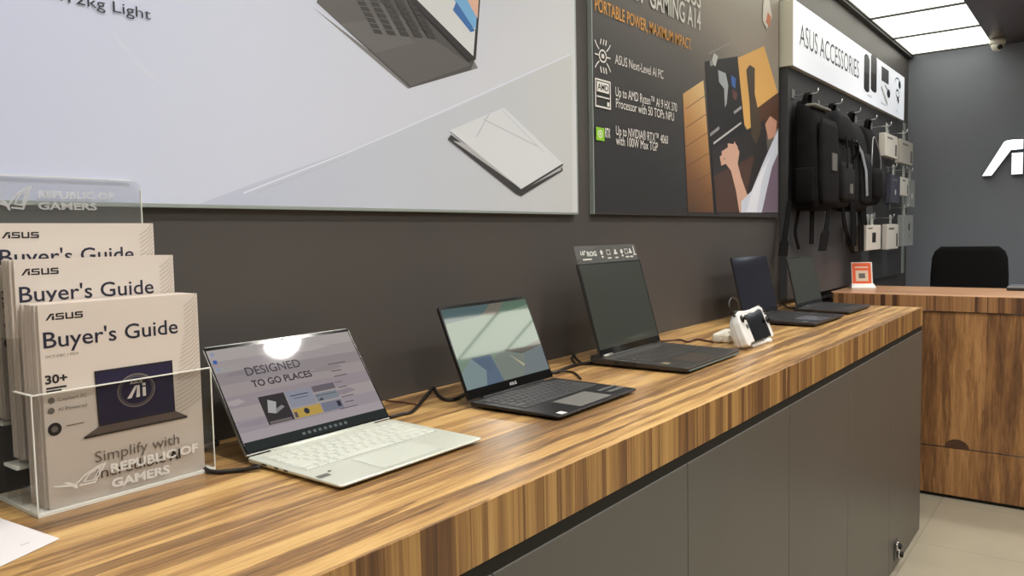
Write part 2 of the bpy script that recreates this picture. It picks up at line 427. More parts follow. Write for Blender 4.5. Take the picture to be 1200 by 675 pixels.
# ================================================================== reception desk
DX = 4.268; DT = 1.004
dk = thing('reception_desk', (DX, -1.3, 0), 'wood grained reception desk against the far end of the shop', 'desk')
dox, doy = DX, -1.3
DL_, DR_ = -.045, -2.6
m = MB()
m.prism([(0, DR_-doy, DT-.035), (.60, DR_-doy, DT-.035), (.60, DL_-doy+.005, DT-.035), (.06, DL_-doy, DT-.035), (0, DL_-doy-.03, DT-.035)], (0, 0, .035), M['desktop'], .0015)
m.build('desk_top', dk)
m = MB(); m.box(-.003, .03, DR_-doy, DL_-.03-doy, DT-.078, DT-.003, M['deskedge'], .001); m.build('front_edge', dk)
m = MB(); m.box(.006, .026, DR_-doy, DL_-.03-doy, .258, DT-.082, M['deskwood'], .001); m.build('front_panel', dk)
m = MB(); m.box(.006, .026, DR_-doy, DL_-.03-doy, .018, .252, M['deskwood'], .001); m.build('lower_panel', dk)
m = MB(); m.box(.02, .05, DR_-doy, DL_-.03-doy, 0, .018, M['gap']); m.build('plinth', dk)
m = MB(); m.box(.027, .56, DR_-doy, DR_+.02-doy, .02, DT-.036, M['deskwood']); m.box(.027, .56, DL_-.05-doy, DL_-.03-doy, .02, DT-.036, M['deskwood']); m.build('side_panel', dk)
M['cutout_shade'] = mat('finger pull cutout shade', (84, 54, 36), .6, var=.2, vscale=30)  # cutout drawn as a dark half-moon patch, its shade put into the colour
hp = on(0, DX, 1121, 526); hy = hp.y-doy
m = MB(); m.prism([(.0055, hy+.052*math.cos(a), .258+.042*math.sin(a)) for a in [math.pi*k/16 for k in range(17)]], (-.0012, 0, 0), M['cutout_shade']); m.build('finger_pull', dk)

# ================================================================== banners on the wall
# --- light banner
def ramp_print(name, c_list, axis_from, axis_to, emit=0):
    """printed colour wash of the banner itself: a linear blend between two wall points"""
    m, nt, b = nodes_of(name); N = nt.nodes; L = nt.links
    g = N.new('ShaderNodeNewGeometry'); 
    A = Vector((axis_from[0], 0, axis_from[1])); B = Vector((axis_to[0], 0, axis_to[1])); d = B-A
    sub = N.new('ShaderNodeVectorMath'); sub.operation = 'SUBTRACT'; sub.inputs[1].default_value = A
    dot = N.new('ShaderNodeVectorMath'); dot.operation = 'DOT_PRODUCT'; dot.inputs[1].default_value = d/d.length_squared
    L.new(g.outputs['Position'], sub.inputs[0]); L.new(sub.outputs[0], dot.inputs[0])
    r = N.new('ShaderNodeValToRGB'); cr = r.color_ramp
    while len(cr.elements) < len(c_list): cr.elements.new(.5)
    for e, (p, c) in zip(cr.elements, c_list): e.position = p; e.color = (*lin(c), 1)
    L.new(dot.outputs['Value'], r.inputs['Fac']); L.new(r.outputs['Color'], b.inputs['Base Color'])
    b.inputs['Roughness'].default_value = .45
    if emit: L.new(r.outputs['Color'], b.inputs['Emission Color']); b.inputs['Emission Strength'].default_value = emit
    return m
EB = .11
BZ = 1.398; BX1 = 1.884; BX0 = -1.0; BZT = 2.5
BY = -.015
bn = thing('banner', (.45, -.001, BZ), 'large pale backlit banner with two pictured laptops above the counter', 'banner')
ox, oy, oz = bn.location
M['b1'] = ramp_print('pale banner print', [(0, (186, 195, 226)), (.45, (199, 204, 222)), (1, (200, 201, 204))], (.0, 2.0), (1.9, 1.5), EB)
M['b1b'] = ramp_print('pale banner lower print', [(0, (180, 188, 212)), (.5, (188, 193, 205)), (1, (190, 192, 192))], (.5, 1.5), (1.9, 1.5), EB)
def flat(name, c, emit=0, rough=.45): return mat(name, c, rough, emit=emit, ec=c)
pc = {}
def ink(c, emit=EB):
    k = (c, emit)
    if k not in pc: pc[k] = flat('banner ink %d' % len(pc), c, emit)
    return pc[k]
MB().box(BX0-ox, BX1-ox, BY-oy, 0, 0, BZT-BZ, M['b1']).build('face_panel', bn)
m = MB()
m.box(BX0-ox, BX1+.002-ox, BY-.001-oy, 0, -.006, 0, M['alu']); m.box(BX1-ox, BX1+.004-ox, BY-.001-oy, 0, -.006, BZT-BZ, M['alu'])
m.build('frame', bn)
a = Art(lambda u, v, l: Vector((u-ox, BY-l-oy, v-oz)))
q = lambda x, y: wl(x, y, BY)
# floor area of the picture below the slanting line
a.poly([q(230, 240.5), q(300, 214), q(410, 176), q(530, 128), q(670, 64), q(671, 248)], M['b1b'])
a.line([q(286, 226), q(404, 180), q(470, 152), q(668, 64)], .003, ink((212, 218, 232)))
a.line([q(300, 226), q(406, 184)], .002, ink((180, 183, 194)))
a.poly([q(128, 30), q(160, 70), q(196, 104), q(170, 86), q(140, 52)], ink((200, 205, 222)))
# big open laptop
a.poly([q(366, 8), q(478, 104), q(560, 80), q(556, 72), q(480, 96)], ink((120, 118, 118)))
a.poly([q(371, 3), q(376, -14), q(470, -14), q(556, 70), q(552, 82), q(480, 103)], ink((74, 72, 72)))
a.poly([q(371, 3), q(382, -10), q(420, -14), q(552, 76), q(482, 101)], ink((92, 89, 88)))
a.poly([q(398, 28), q(452, 20), q(486, 50), q(440, 62)], ink((100, 98, 97)))
for r in range(5):
    for k in range(7):
        x = 414+r*15.5+k*3.6-4*r*.0; y = -6+r*1.2+k*6.6
        a.poly([q(x, y), q(x+10, y+1.5), q(x+13, y+7), q(x+3, y+5.5)], ink((52, 50, 50)))
a.poly([q(466, -14), q(563, -14), q(557, 70), q(549, 72)], ink((34, 33, 34)))
a.poly([q(474, -14), q(560, -14), q(554, 66)], ink((206, 208, 210)))
a.poly([q(524, -14), q(560, -14), q(557, 34), q(545, 26)], ink((112, 168, 214)))
a.poly([q(540, -14), q(561, -14), q(559, 22), q(552, 10)], ink((216, 172, 152)))
a.poly([q(534, 2), q(556, 36), q(551, 38), q(530, 12)], ink((52, 104, 168)))
# small closed laptop
a.poly([q(524, 163), q(528, 158), q(610, 222), q(658, 196), q(659, 200), q(610, 230), q(604, 227)], ink((56, 56, 58)))
a.poly([q(530, 165), q(612, 222.5), q(657, 199), q(656, 195)], ink((170, 170, 172)))
a.poly([q(526, 153), q(590, 126), q(659, 192), q(611, 222)], ink((206, 209, 214)))
a.line([q(572, 134), q(558, 160)], .003, ink((174, 177, 186))); a.line([q(566, 140), q(630, 172)], .003, ink((180, 183, 190))); a.line([q(588, 130), q(636, 178)], .002, ink((182, 185, 192)))
a.poly([q(610, 221.5), q(659, 191.5), q(659, 194), q(611, 224)], ink((60, 60, 62)))
ul = q(60, .5); ur = q(176, 20.7); hc = q(126.6, 12.7)[1]; h2 = q(128, .6)[1]
a.text('1.12kg Light', ul[0], q(126.6, 12.9)[1], ur[0]-ul[0], (h2-hc), ink((44, 46, 52), 0))
a.build('printed_artwork', bn)

# --- dark gaming banner
B2X0, B2X1 = 1.976, 3.582
b2 = thing('banner', (2.78, -.001, BZ), 'dark banner with hands on a laptop beside a list of features', 'banner')
ox2, oz2 = 2.78, BZ
M['b2'] = ramp_print('dark banner print', [(0, (46, 46, 49)), (.3, (60, 59, 60)), (.62, (98, 94, 91)), (1, (150, 140, 130))], (2.4, 1.52), (2.62, 2.24))
MB().box(B2X0-ox2, B2X1-ox2, BY+.001, 0, 0, BZT-BZ, M['b2']).build('face_panel', b2)
m = MB(); m.box(B2X0-.004-ox2, B2X0-ox2, BY, 0, -.004, BZT-BZ, M['alu']); m.box(B2X0-ox2, B2X1-ox2, BY, 0, -.004, 0, M['trim']); m.box(B2X1-ox2, B2X1+.004-ox2, BY, 0, -.004, BZT-BZ, M['trim'])
m.build('frame', b2)
a = Art(lambda u, v, l: Vector((u-ox2, BY-l, v-oz2)))
q = lambda x, y: wl(x, y, BY)
i2 = lambda c: ink(c, 0)
def bgcol(): return
# wooden floor with warm light
M['warmfloor'] = ramp_print('banner warm floor', [(0, (62, 48, 40)), (.35, (122, 84, 54)), (.7, (190, 142, 90)), (1, (232, 196, 140))], (q(800, 240)[0]-.02, 1.40), (q(824, 105)[0], 1.86))
a.poly([q(800, 110), q(824, 94), q(836, 249), q(806, 249)], M['warmfloor'])
for y in (118, 140, 162, 186, 210, 232): a.line([q(803, y+10), q(829+(y-118)*.05, y-8)], .003, i2((104, 74, 50)))
a.poly([q(864, 68), q(895, 54), q(912, 112), q(912, 116), q(890, 178), q(872, 146)], i2((222, 172, 98)))
a.poly([q(880, 132), q(912, 108), q(912, 150), q(884, 168)], i2((84, 54, 40)))
# dark desk mat and laptop
a.poly([q(826, 72), q(864, 66), q(872, 150), q(896, 176), q(880, 246), q(838, 249), q(832, 170)], i2((38, 37, 40)))
a.poly([q(833, 176), q(896, 140), q(900, 188), q(866, 246), q(842, 246)], i2((46, 44, 46)))
a.poly([q(836, 206), q(884, 182), q(870, 249), q(840, 249)], i2((78, 56, 48)))
a.line([q(830, 63), q(860, 48)], .006, i2((150, 146, 140))); a.line([q(836, 168), q(868, 144)], .008, i2((196, 196, 198)))
a.line([q(832, 158), q(842, 150)], .012, i2((150, 150, 152))); a.line([q(860, 132), q(868, 126)], .012, i2((160, 160, 164)))
# game picture on the pictured screen
a.poly([q(836, 62), q(841, 66), q(838, 78), q(833, 74)], i2((200, 204, 200)))
a.poly([q(841, 82), q(850, 86), q(853, 100), q(851, 122), q(849, 126), q(848, 104), q(842, 96)], i2((168, 174, 182)))
a.poly([q(831, 72), q(834, 70), q(836, 76), q(832, 78)], i2((150, 152, 150)))
a.poly([q(856, 88), q(862, 92), q(861, 104), q(857, 100)], i2((64, 104, 176))); a.poly([q(858, 104), q(864, 110), q(862, 118), q(858, 114)], i2((104, 66, 62)))
# dark strap on the yellow seat
a.poly([q(874, 82), q(878, 76), q(884, 80), q(884, 110), q(892, 150), q(886, 170), q(880, 160), q(878, 120)], i2((74, 62, 50)))
# arm, hands and sleeve
skin = i2((214, 172, 152)); skin2 = i2((196, 148, 128))
a.poly([q(848, 178), q(854, 172), q(862, 170), q(866, 178), q(864, 192), q(868, 208), q(878, 236), q(880, 249), q(866, 249), q(862, 224), q(856, 200), q(850, 192)], skin)
for p0, p1 in (((851, 180), (844, 186)), ((854, 175), (846, 180)), ((859, 172), (853, 171)), ((863, 174), (860, 169)), ((852, 188), (845, 191))):
    a.line([q(*p0), q(*p1)], .02, skin)
a.poly([q(896, 146), q(902, 136), q(910, 142), q(908, 160), q(900, 164)], skin2)
a.poly([q(868, 236), q(880, 224), q(894, 190), q(911, 152), q(911, 249), q(868, 249)], i2((208, 214, 230)))
a.poly([q(892, 249), q(904, 196), q(911, 180), q(911, 249)], i2((120, 104, 122)))
a.poly([q(880, 226), q(892, 200), q(902, 182), q(892, 214), q(886, 249), q(874, 249)], i2((228, 232, 244)))
a.poly([q(894, 2), q(900, -6), q(904, 20), q(898, 34), q(893, 24)], i2((214, 206, 198))); a.poly([q(899, 14), q(903, 20), q(901, 32), q(897, 26)], i2((196, 110, 70)))
# lettering
W_ = i2((226, 224, 220)); O_ = i2((222, 158, 66))
def bt(s, xl, yl, xr, capx, m, bold=.02):
    p = q(xl, yl); r = q(xr, yl); a.text(s, p[0], p[1], r[0]-p[0], capx, m, bold)
# lines are level on the wall, so each baseline is one height
def level(s, xl, yb, xr, ycap, m, bold=.02):
    p = q(xl, yb); t = q(xl, ycap); r = on(1, BY, xr, 0); xr_ = q(xr, yb)[0]
    a.text(s, p[0], p[1], xr_-p[0], t[1]-p[1], m, bold)
zT = (q(762, 9)[1]+q(819, 35)[1])/2
xg = q(760.5, 8)[0]; xe = q(820.5, 35)[0]
a.text('GAMING A14', xg, zT, xe-xg, .070, W_, .012)
xt = xg-(xe-xg)*.40
a.text('TUF', xt, zT, (xe-xg)*.33, .070, W_, .012)
a.text('ASUS', q(795, 8)[0], q(820, 10.5)[1], q(820.5, 11)[0]-q(795, 8)[0], .070, W_, .012)
zO = (q(697, 13.5)[1]+q(809, 58)[1])/2
a.text('PORTABLE POWER, MAXIMUM IMPACT.', q(696.5, 13)[0], zO, q(810, 58)[0]-q(696.5, 13)[0], .038, O_, .008)
a.text('ASUS Next-Level AI PC', q(720, 74)[0], q(720, 74.5)[1], q(776.5, 89)[0]-q(720, 74)[0], .028, W_, 0)
a.text('Up to AMD Ryzen\u2122 AI 9 HX 370', q(720.5, 112)[0], q(720.5, 112.5)[1], q(792.5, 128)[0]-q(720.5, 112)[0], .028, W_, 0)
a.text('Processor with 50 TOPs NPU', q(721, 125)[0], q(721, 126)[1], q(789, 139)[0]-q(721, 125)[0], .028, W_, 0)
a.text('Up to NVIDIA\u00ae RTX\u2122 4060', q(721, 158)[0], q(721, 158)[1], q(782, 168)[0]-q(721, 158)[0], .028, W_, 0)
a.text('with 100W Max TGP', q(721, 169.5)[0], q(721, 169.5)[1], q(770, 177)[0]-q(721, 169.5)[0], .028, W_, 0)
# icon: chip with wavy rays
c0 = q(705.5, 66); ru = .022
a.ring(c0[0], c0[1], .017, .005, W_, .02); a.rect(c0[0]-.008, c0[1]-.006, c0[0]+.008, c0[1]+.006, W_)
for sx in (-1, 1):
    for dz in (-.03, 0, .03): a.line([(c0[0]+sx*.022, c0[1]+dz*.6), (c0[0]+sx*.034, c0[1]+dz*.9), (c0[0]+sx*.044, c0[1]+dz*1.3)], .004, W_)
for sz in (-1, 1):
    for dx in (-.014, .002, .016): a.line([(c0[0]+dx, c0[1]+sz*.034), (c0[0]+dx+.004, c0[1]+sz*.048)], .005, W_)
# icon: rounded box with a bar of lettering
x0, z0 = q(697, 124); x1, z1 = q(714, 97)
a.line([(x0, z0), (x1, z0), (x1, z1), (x0, z1)], .005, W_, True)
a.rect(x0+.008, (z0+z1)/2+.004, x1-.008, (z0+z1)/2+.034, W_); a.text('AMD', x0+.012, (z0+z1)/2+.010, x1-x0-.024, .018, i2((44, 44, 46)), .02)
a.rect(x0+.006, (z0+z1)/2-.012, x1-.006, (z0+z1)/2-.008, W_); a.rect(x1-.02, z0+.006, x1-.006, z0+.018, W_)
# icon: green square with an eye swirl and small lettering
x0, z0 = q(697.5, 164); x1, z1 = q(707, 150.5)
a.rect(x0, z0, x1, z1, i2((142, 204, 44))); a.ring((x0+x1)/2, (z0+z1)/2, .010, .004, W_, .011); a.circle((x0+x1)/2, (z0+z1)/2, .004, W_)
a.text('RTX', x1+.004, z0+.012, .03, .028, W_, .02)
a.build('printed_artwork', b2)

# ================================================================== accessory wall
PX0, PX1 = 3.634, 6.12
pn = thing('pegboard', (4.9, 0, 1.55), 'dark grey panel behind the hanging backpacks and boxes', 'display panel')
MB().box(PX0-4.9, PX1-4.9, -.04, -.001, 1.012-1.55, .53, M['panelgrey'], .001).build('board', pn)
MB().box(PX1-4.9, PX1+.07-4.9, -.046, -.001, 1.012-1.55, .53, M['alu'], .002).build('edge_strip', pn)
sg = thing('sign_box', (4.82, 0, 2.08), 'white lit box sign with accessory pictures above the backpacks', 'sign')
SX0, SX1, SY, SZ0, SZ1 = 3.627, 6.015, -.066, 2.081, 2.376
M['signface'] = mat('lit white sign face', (236, 240, 248), .4, emit=.42, ec=(236, 240, 250))
M['signside'] = mat('cream sign side', (214, 210, 194), .5)
MB().box(SX0-4.82, SX1-4.82, SY+.002, -.001, 0.001, SZ1-SZ0, M['signside'], .001).build('housing', sg)
MB().box(SX0-4.82, SX1-4.82, SY, SY+.0018, 0.0, SZ1-SZ0, M['signface']).build('face_panel', sg)
a = Art(lambda u, v, l: Vector((u-4.82, SY-l, v-SZ0)))
q = lambda x, y: wl(x, y, SY)
K = mat('sign print dark grey', (74, 76, 80), .5); K2 = mat('sign print black', (34, 35, 38), .5); K3 = mat('sign print mid grey', (126, 128, 132), .5); K4 = mat('sign print light grey', (206, 208, 212), .5)
p = q(937, 53.5); r = q(1006.5, 90)
a.text('ASUS ACCESSORIES', p[0], (p[1]+r[1])/2-.002, r[0]-p[0], .098, K, 0)
# two tall narrow bags
for xa, xb in ((1012.5, 1019), (1020.5, 1027.5)):
    xl = q(xa, 80)[0]; xr = q(xb, 80)[0]; zt = q(xa, 61)[1]; zb = q(xa, 106)[1]
    a.poly([(xl, zb+.012), (xl+.04, zb), (xr-.04, zb), (xr, zb+.012), (xr, zt-.02), (xr-.04, zt), (xl+.04, zt), (xl, zt-.02)], K)
    a.poly([(xl, zb+.012), (xl+.04, zb), (xr-.04, zb), (xr, zb+.012), (xr, (zb+zt)/2), (xl, (zb+zt)/2)], K2)
xl = q(1033, 85)[0]; xr = q(1041.5, 88)[0]
a.rect(xl, q(1033, 94)[1], xr, q(1033, 77)[1], K)
a.line([(xl, q(1033, 102)[1]), ((xl+xr)/2+.06, q(1033, 118)[1])], .03, K4)
a.circle(xr, q(1042, 110)[1], .028, K2, .05); a.line([(xr-.1, q(1042, 103)[1]), (xr-.02, q(1042, 107)[1])], .012, K3)
xc = q(1052, 95)[0]
a.ring(xc, q(1052, 97)[1], .03, .009, K2, .08, a0=20, a1=200); a.circle(xc+.06, q(1052, 98)[1], .026, K2, .04)
a.ring(xc, q(1052, 110)[1], .025, .012, K2, .05); a.poly([(xc-.03, q(1052, 112)[1]), (xc+.05, q(1052, 116)[1]), (xc+.04, q(1052, 122)[1]), (xc-.01, q(1052, 118)[1])], K2)
for xx, yy, s in ((1018, 114, 'BAGS'), (1033, 123, 'PERIPHERALS'), (1050, 132, 'AUDIO')):
    pz = q(xx, yy); a.text(s, pz[0]-.02, pz[1]+.006, .14 if len(s) > 5 else .09, .012, K3, 0)
a.build('printed_artwork', sg)

# hooks
HY = -.155; HZ = 1.955
def hook(x, z, label):
    t = thing('display_hook', (x, -.041, z), label, 'hook', 'steel display hooks')
    MB().box(-.018, .018, -.004, 0, -.012, .03, M['steel'], .001).build('back_plate', t)
    MB().tube([(0, -.002, 0), (0, -.06, 0), (0, -.105, .001), (0, -.112, .006), (0, -.115, .024)], .003, M['steel'], 8).build('rod', t)
    return t
ups = [(3.70, 'first hook from the left, carrying the big black backpack'), (4.096, 'hook carrying the flap top grey backpack'), (4.461, 'hook carrying the backpack with the silver stripe'),
       (4.823, 'hook carrying the slim black backpack'), (5.192, 'upper hook carrying the white box right of the backpacks'), (5.66, 'upper hook carrying the rightmost beige box')]
for x, l in ups: hook(x, HZ, 'steel ' + l)
lows = [(5.36, 1.715, 'carrying the navy pouch'), (5.66, 1.715, 'carrying the white earphone pack'), (5.86, 1.715, 'carrying the grey blister pack'), (4.79, 1.40, 'carrying the stack of low white boxes'), (5.30, 1.40, 'carrying the narrow white box'), (5.72, 1.47, 'carrying the clear box beside the corner')]
for x, z, l in lows: hook(x, z, 'small steel hook ' + l)

# backpacks
M['bag1'] = mat('black nylon', (22, 21, 23), .85, spec=.12, bump=.5, bscale=260, var=.25, vscale=20)
M['bag2'] = mat('charcoal canvas', (40, 40, 43), .85, spec=.12, bump=.5, bscale=260, var=.2, vscale=20)
M['bag3'] = mat('dark slate nylon', (30, 31, 34), .8, spec=.12, bump=.5, bscale=260, var=.2, vscale=20)
M['strap'] = mat('black webbing', (20, 19, 20), .8, spec=.12, bump=.4, bscale=500)
M['grey'] = mat('grey label', (98, 96, 93), .6, bump=.1)
M['silver'] = mat('silver reflective stripe', (150, 152, 158), .35, .4)
M['topgrey'] = mat('grey bag top trim', (122, 120, 116), .6, bump=.3, bscale=300)
def sq_ring(cx, cy, z, w, d, n=28, e=4.0):
    out = []
    for k in range(n):
        t = 2*math.pi*k/n; c, s = math.cos(t), math.sin(t)
        out.append((cx+w/2*math.copysign(abs(c)**(2/e), c), cy+d/2*math.copysign(abs(s)**(2/e), s), z))
    return out
def backpack(x, label, w, d, h, zb, bodym, style, hook_x=None):
    """hangs by its grab handle; origin on the panel behind it, front faces the shop (-y)"""
    t = thing('backpack', (x, -.0545, zb), label, 'backpack')
    lean = lambda z: 0
    prof = [(0, .80, .70), (.012, .90, .84), (.05, .97, .96), (.14, 1, 1), (.32, 1, 1), (.55, .99, .97), (.72, .97, .90), (.84, .93, .80), (.92, .86, .66), (.97, .74, .48), (1, .56, .26)]
    secs = [sq_ring(0, -d*fd/2-.004, h*f, w*fwid, d*fd, e=4.5) for f, fwid, fd in prof]
    MB().loft(secs, bodym).build('bag_body', t)
    # back pad
    MB().loft([sq_ring(0, -.004, h*f, w*.8*k, .02, e=3) for f, k in ((.06, .8), (.1, 1), (.8, 1), (.86, .8))], M['strap']).build('back_pad', t)
    # grab handle over the hook
    hk = (hook_x or x)-x; pk = HZ+.0055-zb
    MB().ribbon(smooth_path([(-.035+hk, -.045, h*.94), (-.028+hk, -.055, pk-.012), (hk, -.058, pk), (.028+hk, -.055, pk-.012), (.035+hk, -.045, h*.94)], 4), (0, 1, 0), .022, .004, M['strap']).build('handle', t)
    pw = w*.8
    if style == 'big':
        MB().loft([sq_ring(0, -d-.004, h*f, pw*1.08*k, .036*kd, e=4) for f, k, kd in ((.05, .7, .4), (.09, .92, .8), (.25, 1, 1), (.60, 1, .9), (.76, .94, .6), (.82, .8, .3))], bodym).build('front_pocket', t)
        MB().box(-.01, .065, -d-.027, -d-.02, h*.36, h*.52, M['grey'], .002).build('label_patch', t)
        MB().box(-w*.40, w*.40, -d*.86, -d*.40, h*.925, h*.955, M['topgrey'], .008).build('top_trim', t)
        MB().loft([sq_ring(-w*.5, -d*.5-.004, h*f, .03*k, d*.7, e=3) for f, k in ((.06, .4), (.1, 1), (.36, 1), (.38, .7))], M['strap']).build('side_pocket', t)
    elif style == 'flap':
        MB().loft([sq_ring(0, -d*.62-.004, h*f, w*k, d*.92*kd, e=4) for f, k, kd in ((.68, 1.0, 1.0), (.70, 1.04, 1.06), (.82, 1.03, 1.04), (.92, .9, .84), (.99, .66, .5))], M['bag3']).build('top_flap', t)
        MB().loft([sq_ring(0, -d-.002, h*f, pw*k, .045*kd, e=4) for f, k, kd in ((.06, .8, .5), (.10, 1, 1), (.40, 1, 1), (.46, .95, .5))], bodym).build('front_pocket', t)
        for sx in (-.06, .06): MB().ribbon([(sx, -d*1.10-.006, h*.72), (sx, -d*1.08-.012, h*.6), (sx, -d-.026, h*.40)], (1, 0, 0), .02, .003, M['strap']).build('buckle_strap', t)
        MB().box(-.02, .035, -d-.028, -d-.022, h*.14, h*.24, M['grey'], .001).build('label_patch', t)
        MB().tube(smooth_path([(-.03, -d-.006, h*.62), (0, -d-.045, h*.67), (.05, -d-.045, h*.60), (.06, -d-.02, h*.5)], 5), .006, M['strap']).build('carry_loop', t)
    elif style == 'stripe':
        MB().loft([sq_ring(.02, -d-.002, h*f, pw*k, .04*kd, e=3) for f, k, kd in ((.08, .7, .5), (.12, 1, 1), (.5, 1, 1), (.62, .8, .5))], bodym).build('front_pocket', t)
        MB().ribbon([(-w*.42, -d*.9, h*.74), (-w*.30, -d-.012, h*.62), (-w*.18, -d-.026, h*.42), (-w*.10, -d-.026, h*.16)], (1, .0, .15), .045, .003, M['silver']).build('reflective_stripe', t)
    else:
        MB().loft([sq_ring(0, -d-.002, h*f, pw*k, .035*kd, e=3) for f, k, kd in ((.08, .7, .5), (.12, 1, 1), (.38, 1, 1), (.46, .8, .5))], bodym).build('front_pocket', t)
        MB().tube(smooth_path([(-w*.36, -d*.95, h*.2), (-w*.38, -d*.98, h*.6), (0, -d*.85, h*.86), (w*.38, -d*.98, h*.6), (w*.36, -d*.95, h*.2)], 5), .004, M['silver']).build('zip', t)
    return t
def strap(t, pts, w):
    o = t.location
    MB().ribbon([Vector(p)-o for p in smooth_path(pts, 5)], (1, -.35, 0), w, .004, M['strap']).build('shoulder_strap', t)
bz = 1.425
b = backpack(3.785, 'big black backpack with a grey label patch, leftmost on the wall', .315, .12, .505, bz, M['bag1'], 'big', 3.70)
SY2 = -.062
def dn(x, y, Y=SY2):
    X, Z = wl(x, y, Y); return (X, Y, Z)
strap(b, [dn(925, 236, -.06), dn(922, 262, -.058), dn(919, 285, -.056), dn(917.5, 300, -.056)], [.03]*5+[.035]*5+[.06]*6)
strap(b, [dn(937, 240, -.065), dn(933.5, 260, -.065), dn(932, 274, -.065), dn(936, 292, -.065)], .02)
strap(b, [dn(952, 240, -.10), dn(951.5, 262, -.10), dn(951, 286, -.10)], .03)
strap(b, [dn(972, 240, -.145), dn(969, 262, -.145), dn(966, 280, -.145), dn(963.5, 294, -.145)], [.03]*8+[.06]*8)
b = backpack(4.12, 'charcoal flap top backpack second from the left on the wall', .28, .115, .475, 1.445, M['bag2'], 'flap', 4.096)
strap(b, [dn(987, 236, -.13), dn(989, 258, -.13), dn(994, 280, -.13), dn(1000, 297, -.13)], .03)
strap(b, [dn(999, 236, -.155), dn(1000, 262, -.155), dn(1000.5, 288, -.155)], .045)
b = backpack(4.47, 'dark backpack with a silver reflective stripe, third on the wall', .29, .115, .49, 1.43, M['bag3'], 'stripe', 4.461)
strap(b, [dn(1008, 236, -.13), dn(1009, 266, -.13), dn(1009, 294, -.13)], .05)
strap(b, [dn(1011, 236, -.155), dn(1012, 252, -.155), dn(1013, 264, -.155)], .05)
backpack(4.83, 'slim black backpack with a zip arch, rightmost of the hanging bags', .27, .10, .45, 1.47, M['bag1'], 'slim', 4.823)

# boxes and packs on hooks
M['boxw'] = mat('white carton', (206, 203, 196), .6, bump=.05); M['boxb'] = mat('beige carton', (176, 172, 164), .6, bump=.05); M['navy'] = mat('navy pouch cloth', (56, 58, 74), .7, bump=.4, bscale=300)
M['ink'] = mat('black print', (32, 31, 30), .5); M['tab'] = clear('clear hang tab', (.9, .92, .92), white=.25); M['blister'] = clear('clear blister shell', (.86, .88, .88), white=.42, wc=(190, 194, 194))
def pack(name, x0, x1, y0, y1, z0, z1, hookz, label, cat, m, art=None, group=None, hx=None):
    cx = (x0+x1)/2; t = thing(name, (cx, (y0+y1)/2, z0), label, cat, group); w = (x1-x0)/2; d = (y1-y0)/2; h = z1-z0
    hx = (hx if hx is not None else cx)-cx
    MB().box(-w, w, -d, d, 0, h, m, min(.003, d*.4)).build('carton' if m not in (M['navy'], M['blister']) else 'pouch' if m is M['navy'] else 'shell', t)
    # hang tab with a hole resting on the hook
    zt = hookz-z0; tb = MB(); r = .008
    out = [(-.03+hx, -.001, h-.002), (.03+hx, -.001, h-.002), (.03+hx, -.001, zt+.018), (-.03+hx, -.001, zt+.018)]
    inn = [(hx-r, -.001, zt-r-.004), (hx+r, -.001, zt-r-.004), (hx+r, -.001, zt+.004), (hx-r, -.001, zt+.004)]
    for k in range(4):
        tb.prism([out[k], out[(k+1) % 4], inn[(k+1) % 4], inn[k]], (0, .002, 0), M['tab'])
    tb.build('hang_tab', t)
    if art:
        A_ = Art(lambda u, v, l: Vector((u, -d-l, v))); art(A_, w, h); A_.build('printed_label', t)
    return t
def art_bar(A_, w, h): A_.rect(w*.62, h*.1, w*.86, h*.62, M['ink']); A_.rect(-w*.7, h*.78, w*.2, h*.86, M['grey'])
def art_sq(A_, w, h): A_.rect(-w*.25, h*.30, w*.28, h*.70, M['ink']); A_.rect(-w*.8, h*.84, -w*.2, h*.9, M['grey'])
def art_dot(A_, w, h): A_.circle(0, h*.4, h*.10, M['boxw']); A_.rect(-w*.6, h*.8, w*.5, h*.86, M['grey'])
pack('accessory_box', 5.07, 5.40, -.150, -.112, 1.768, 1.905, HZ, 'white carton hanging just right of the backpacks', 'box', M['boxw'], art_bar, hx=5.192)
pack('accessory_box', 5.50, 5.88, -.150, -.115, 1.753, 1.905, HZ, 'beige carton hanging at the right end of the upper hooks', 'box', M['boxb'], art_bar, hx=5.66)
pack('pouch', 5.23, 5.49, -.150, -.122, 1.49, 1.665, 1.715, 'navy pouch hanging in the middle row by the corner', 'pouch', M['navy'], art_dot)
pack('earphone_pack', 5.53, 5.76, -.148, -.122, 1.545, 1.665, 1.715, 'white earphone pack hanging beside the navy pouch', 'package', M['boxw'], art_bar, hx=5.66)
pack('blister_pack', 5.78, 5.97, -.150, -.122, 1.475, 1.66, 1.715, 'grey blister pack at the right end of the middle row', 'package', M['blister'], art_dot, hx=5.86)
for k in range(3):
    y1 = -.088-k*.022
    pack('low_box', 4.63, 4.97, y1-.020, y1, 1.213, 1.355, 1.40, ['rear beige box of the low stack under the backpacks', 'middle beige box of the low stack under the backpacks', 'front white box with a black square in the low stack under the backpacks'][k], 'box', M['boxw'] if k == 2 else M['boxb'], art_sq if k == 2 else None, 'low boxes under the backpacks', hx=4.79)
pack('low_box', 5.14, 5.46, -.150, -.12, 1.205, 1.36, 1.40, 'narrow white box right of the low box stack', 'box', M['boxw'], art_bar, 'low boxes under the backpacks', hx=5.30)
pack('blister_pack', 5.60, 5.93, -.150, -.115, 1.215, 1.42, 1.47, 'clear pack with black icons at the bottom beside the corner', 'package', M['blister'], lambda A_, w, h: (A_.rect(0, h*.5, w*.3, h*.72, M['ink']), A_.circle(w*.15, h*.3, .012, M['ink'])), hx=5.72)

